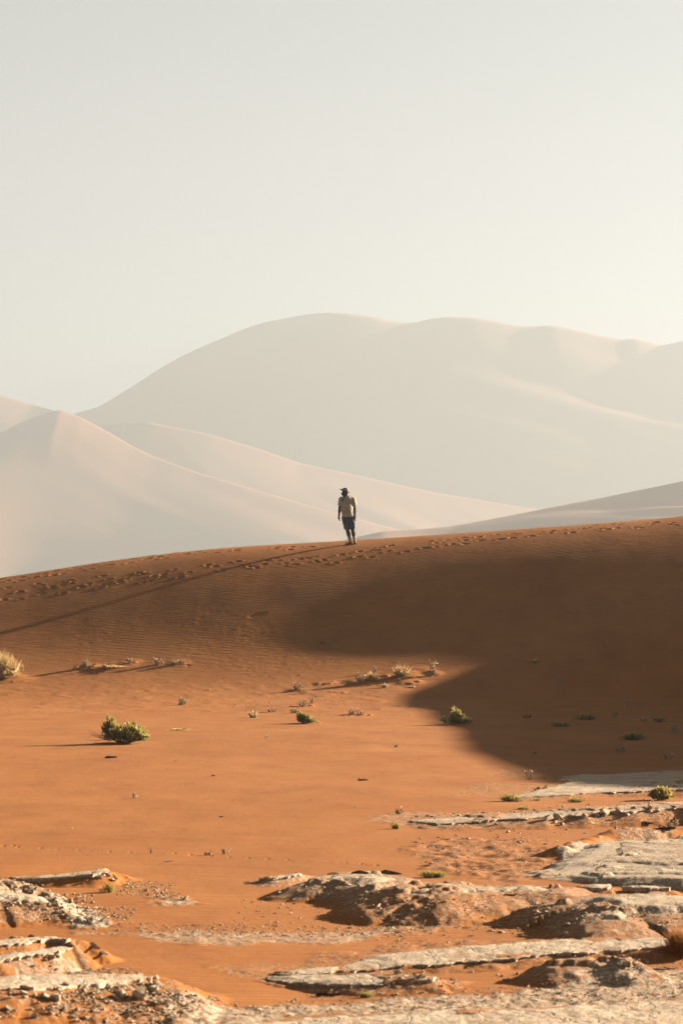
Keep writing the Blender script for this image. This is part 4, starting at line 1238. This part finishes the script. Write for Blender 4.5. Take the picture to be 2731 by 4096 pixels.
def person():
    p = spot(1400, 2177)
    root = empty('person', (p.x, p.y, p.z - .012))
    tag(root, 'person in tan shirt, dark shorts and brimmed hat standing on the dune crest', 'person')
    M_SKIN = cloth('skin', (.040, .020, .013), (.055, .028, .018), 20)
    M_SHIRT = cloth('shirt', (.34, .26, .18), (.40, .31, .22))
    M_SHORTS = cloth('shorts', (.055, .068, .068), (.075, .09, .09))
    M_HAT = cloth('hat', (.15, .12, .085), (.20, .165, .12))
    M_SHOE = cloth('shoe', (.09, .05, .028), (.14, .08, .045))
    M_SOCK = cloth('sock', (.30, .21, .14), (.36, .26, .18))
    M_STRAP = cloth('strap', (.03, .045, .08), (.05, .06, .09))
    V, Q = surface_net(body, (-.45, -.26, -.02), (.30, .26, 1.85), .0085)
    add('body', mesh_np('body', V, quads=Q), M_SKIN, root)

    def folds(X, Y, Z, a, f): return a * np.sin((Z * 1.0 + X * .6) * f + 3 * np.sin(X * 9 + Y * 7)) * np.sin(X * 17 + Z * 5)
    hem = pj(0, 876)[2]
    def shirt(X, Y, Z):
        d = torso(X, Y, Z, .028)
        for S, E in ((SHA, ELA), (SHB, ELB)):
            e = np.array(S) + (np.array(E) - np.array(S)) * .66
            s = cap(X, Y, Z, S, E, .084, .084)
            ax = (np.array(E) - np.array(S)); ax = ax / np.linalg.norm(ax)
            s = np.maximum(s, (X - e[0]) * ax[0] + (Y - e[1]) * ax[1] + (Z - e[2]) * ax[2])
            d = su(.035, d, s)
        d = su(.02, d, np.maximum(cap(X, Y, Z, pj(655, 440, 0), pj(668, 490, .01), .074, .082), Z - pj(0, 452)[2] - .25 * (X - pj(640, 0)[0])))  # collar
        d = np.maximum(d, -ell(X, Y, Z, pj(628, 462, -.09), (.035, .05, .06)))   # open neck
        d = d + folds(X, Y, Z, .006, 26)
        return np.maximum(d, hem + .012 * np.sin(X * 14) - Z)
    V, Q = surface_net(shirt, (-.46, -.26, hem - .05), (.30, .26, 1.66), .0095)
    sh = add('shirt', mesh_np('shirt', V, quads=Q), M_SHIRT, root)
    def shorts(X, Y, Z):
        d = ell(X, Y, Z, pj(700, 880, .01), (.185, .142, .16))
        for Hh, K, v in ((HIA, KNA, 1138), (HIB, KNB, 1118)):
            K2 = np.array(Hh) + (np.array(K) - np.array(Hh)) * 1.15
            leg = cap(X, Y, Z, Hh, tuple(K2), .112, .102)
            d = su(.03, d, np.maximum(leg, pj(0, v)[2] - Z))
        d = d + folds(X, Y, Z, .005, 30)
        return np.maximum(d, Z - hem - .03)
    V, Q = surface_net(shorts, (-.34, -.24, .40), (.28, .24, 1.0), .0095)
    st = add('shorts', mesh_np('shorts', V, quads=Q), M_SHORTS, root)
    def pocket(X, Y, Z):
        c = pj(818, 1045, -.02)
        return np.maximum(np.maximum(np.abs(X - c[0]) - .030, np.abs(Y - c[1]) - .075), np.abs(Z - c[2]) - .085) - .008
    V, Q = surface_net(pocket, (.02, -.2, .4), (.2, .14, .82), .009)
    add('pocket', mesh_np('pocket', V, quads=Q), M_SHORTS, st)
    for K, A, T in ((KNA, ANA, TOA), (KNB, ANB, TOB)):
        top = pj(0, 1278)[2]
        def sock(X, Y, Z):
            C = tuple(np.array(K) * .68 + np.array(A) * .32 + np.array((0, .02, 0)))
            return np.maximum(su(.02, cap(X, Y, Z, C, A, .064, .044)), np.maximum(Z - top, .05 - Z))
        lo = (A[0] - .18, A[1] - .18, .02); hi = (A[0] + .14, A[1] + .18, .36)
        V, Q = surface_net(sock, lo, hi, .008)
        add('sock', mesh_np('sock', V, quads=Q), M_SOCK, root)
        def shoe(X, Y, Z):
            Hl = (A[0] + .012, A[1] + .035, .04)
            d = su(.02, cap(X, Y, Z, Hl, (T[0], T[1], .030), .044, .036), cap(X, Y, Z, (A[0] + .005, A[1] + .02, .06), (A[0], A[1] + .01, .085), .046, .045))
            return np.maximum(d, np.maximum(.004 - Z, Z - .105))
        lo = (min(A[0], T[0]) - .08, min(A[1], T[1]) - .08, -.01); hi = (max(A[0], T[0]) + .1, max(A[1], T[1]) + .12, .14)
        V, Q = surface_net(shoe, lo, hi, .007)
        add('shoe', mesh_np('shoe', V, quads=Q), M_SHOE, root)
    # hat: crown, band and a brim dipping at the back
    hat = empty_part = None
    prof_h = [(.001, .118), (.045, .116), (.078, .104), (.094, .075), (.101, .035), (.105, .0), (.135, -.004), (.162, -.006), (.178, -.002), (.176, -.009), (.135, -.013), (.100, -.008)]
    ns = 40; HV = []
    for r, z in prof_h:
        for k in range(ns):
            t = 2 * math.pi * k / ns
            x = r * math.cos(t) * 1.0; y = r * math.sin(t) * .84
            zz = z + (-.035 * (r - .10) / .06 * math.cos(t) if r > .1 else 0) + (.02 * (r - .1) / .06 * abs(math.sin(t)) if r > .1 else 0)
            if z > .1: zz -= .022 * math.exp(-(y / .03) ** 2)
            HV.append((x, y, zz))
    nq = len(prof_h)
    HQ = [(i * ns + k, i * ns + (k + 1) % ns, (i + 1) * ns + (k + 1) % ns, (i + 1) * ns + k) for i in range(nq - 1) for k in range(ns)]
    ho = add('hat', mesh_np('hat', HV, quads=HQ), M_HAT, root)
    c = pj(641, 342, 0); ho.location = c; ho.rotation_euler = (0, math.radians(9), 0)
    BV = [(.1055 * math.cos(2 * math.pi * k / ns), .1055 * .84 * math.sin(2 * math.pi * k / ns), z) for z in (.004, .026) for k in range(ns)]
    BQ = [(k, (k + 1) % ns, ns + (k + 1) % ns, ns + k) for k in range(ns)]
    add('hat_band', mesh_np('hat_band', BV, quads=BQ), M_SHOE, ho)
    # cord with sunglasses at the chest, wrist watch, thin stick in the right hand
    v1, q1 = tube([pj(622, 462, -.10), pj(600, 500, -.135), pj(594, 520, -.142)], [.006] * 3, 6)
    v2, q2 = tube([pj(592, 512, -.145), pj(586, 552, -.150)], [.022, .018], 8)
    add('neck_cord', mesh_np('neck_cord', v1 + v2, quads=q1 + [tuple(x + len(v1) for x in g) for g in q2]), M_STRAP, root)
    w = Vector(WRB)
    ring = [(w.x + .036 * math.cos(t), w.y + .036 * math.sin(t), w.z + .01) for t in np.linspace(0, 2 * math.pi, 17)]
    v, q = tube(ring, [.009] * 17, 6)
    add('wrist_watch', mesh_np('wrist_watch', v, quads=q), M_SHOE, root)
    a = Vector(WRA) + Vector((.0, -.03, -.10))
    v, q = tube([a + Vector((-.03, 0, .035)), a, a + Vector((.10, -.04, -.045))], [.005] * 3, 6)
    so = add('thin_stick', mesh_np('thin_stick', v, quads=q), M_PALEWOOD)
    so.location = root.location
    tag(so, 'thin pale stick in the hand of the person on the crest', 'stick')
person()

# ------------------------------------------------------------------ one common scale for all surface colours, so that sunlit sand sits right at this exposure
ALBEDO = 0.74
def calibrate():
    for m in bpy.data.materials:
        nt = m.node_tree
        if nt is None or m.name == 'haze': continue
        for n in list(nt.nodes):
            s = n.inputs.get('Base Color') if n.type == 'BSDF_PRINCIPLED' else (n.inputs.get('Color') if n.type == 'BSDF_TRANSLUCENT' else None)
            if s is None or not s.links: continue
            src = s.links[0].from_socket
            nt.links.new(mixc(nt, 1.0, src, (ALBEDO, ALBEDO, ALBEDO), 'MULTIPLY'), s)
calibrate()
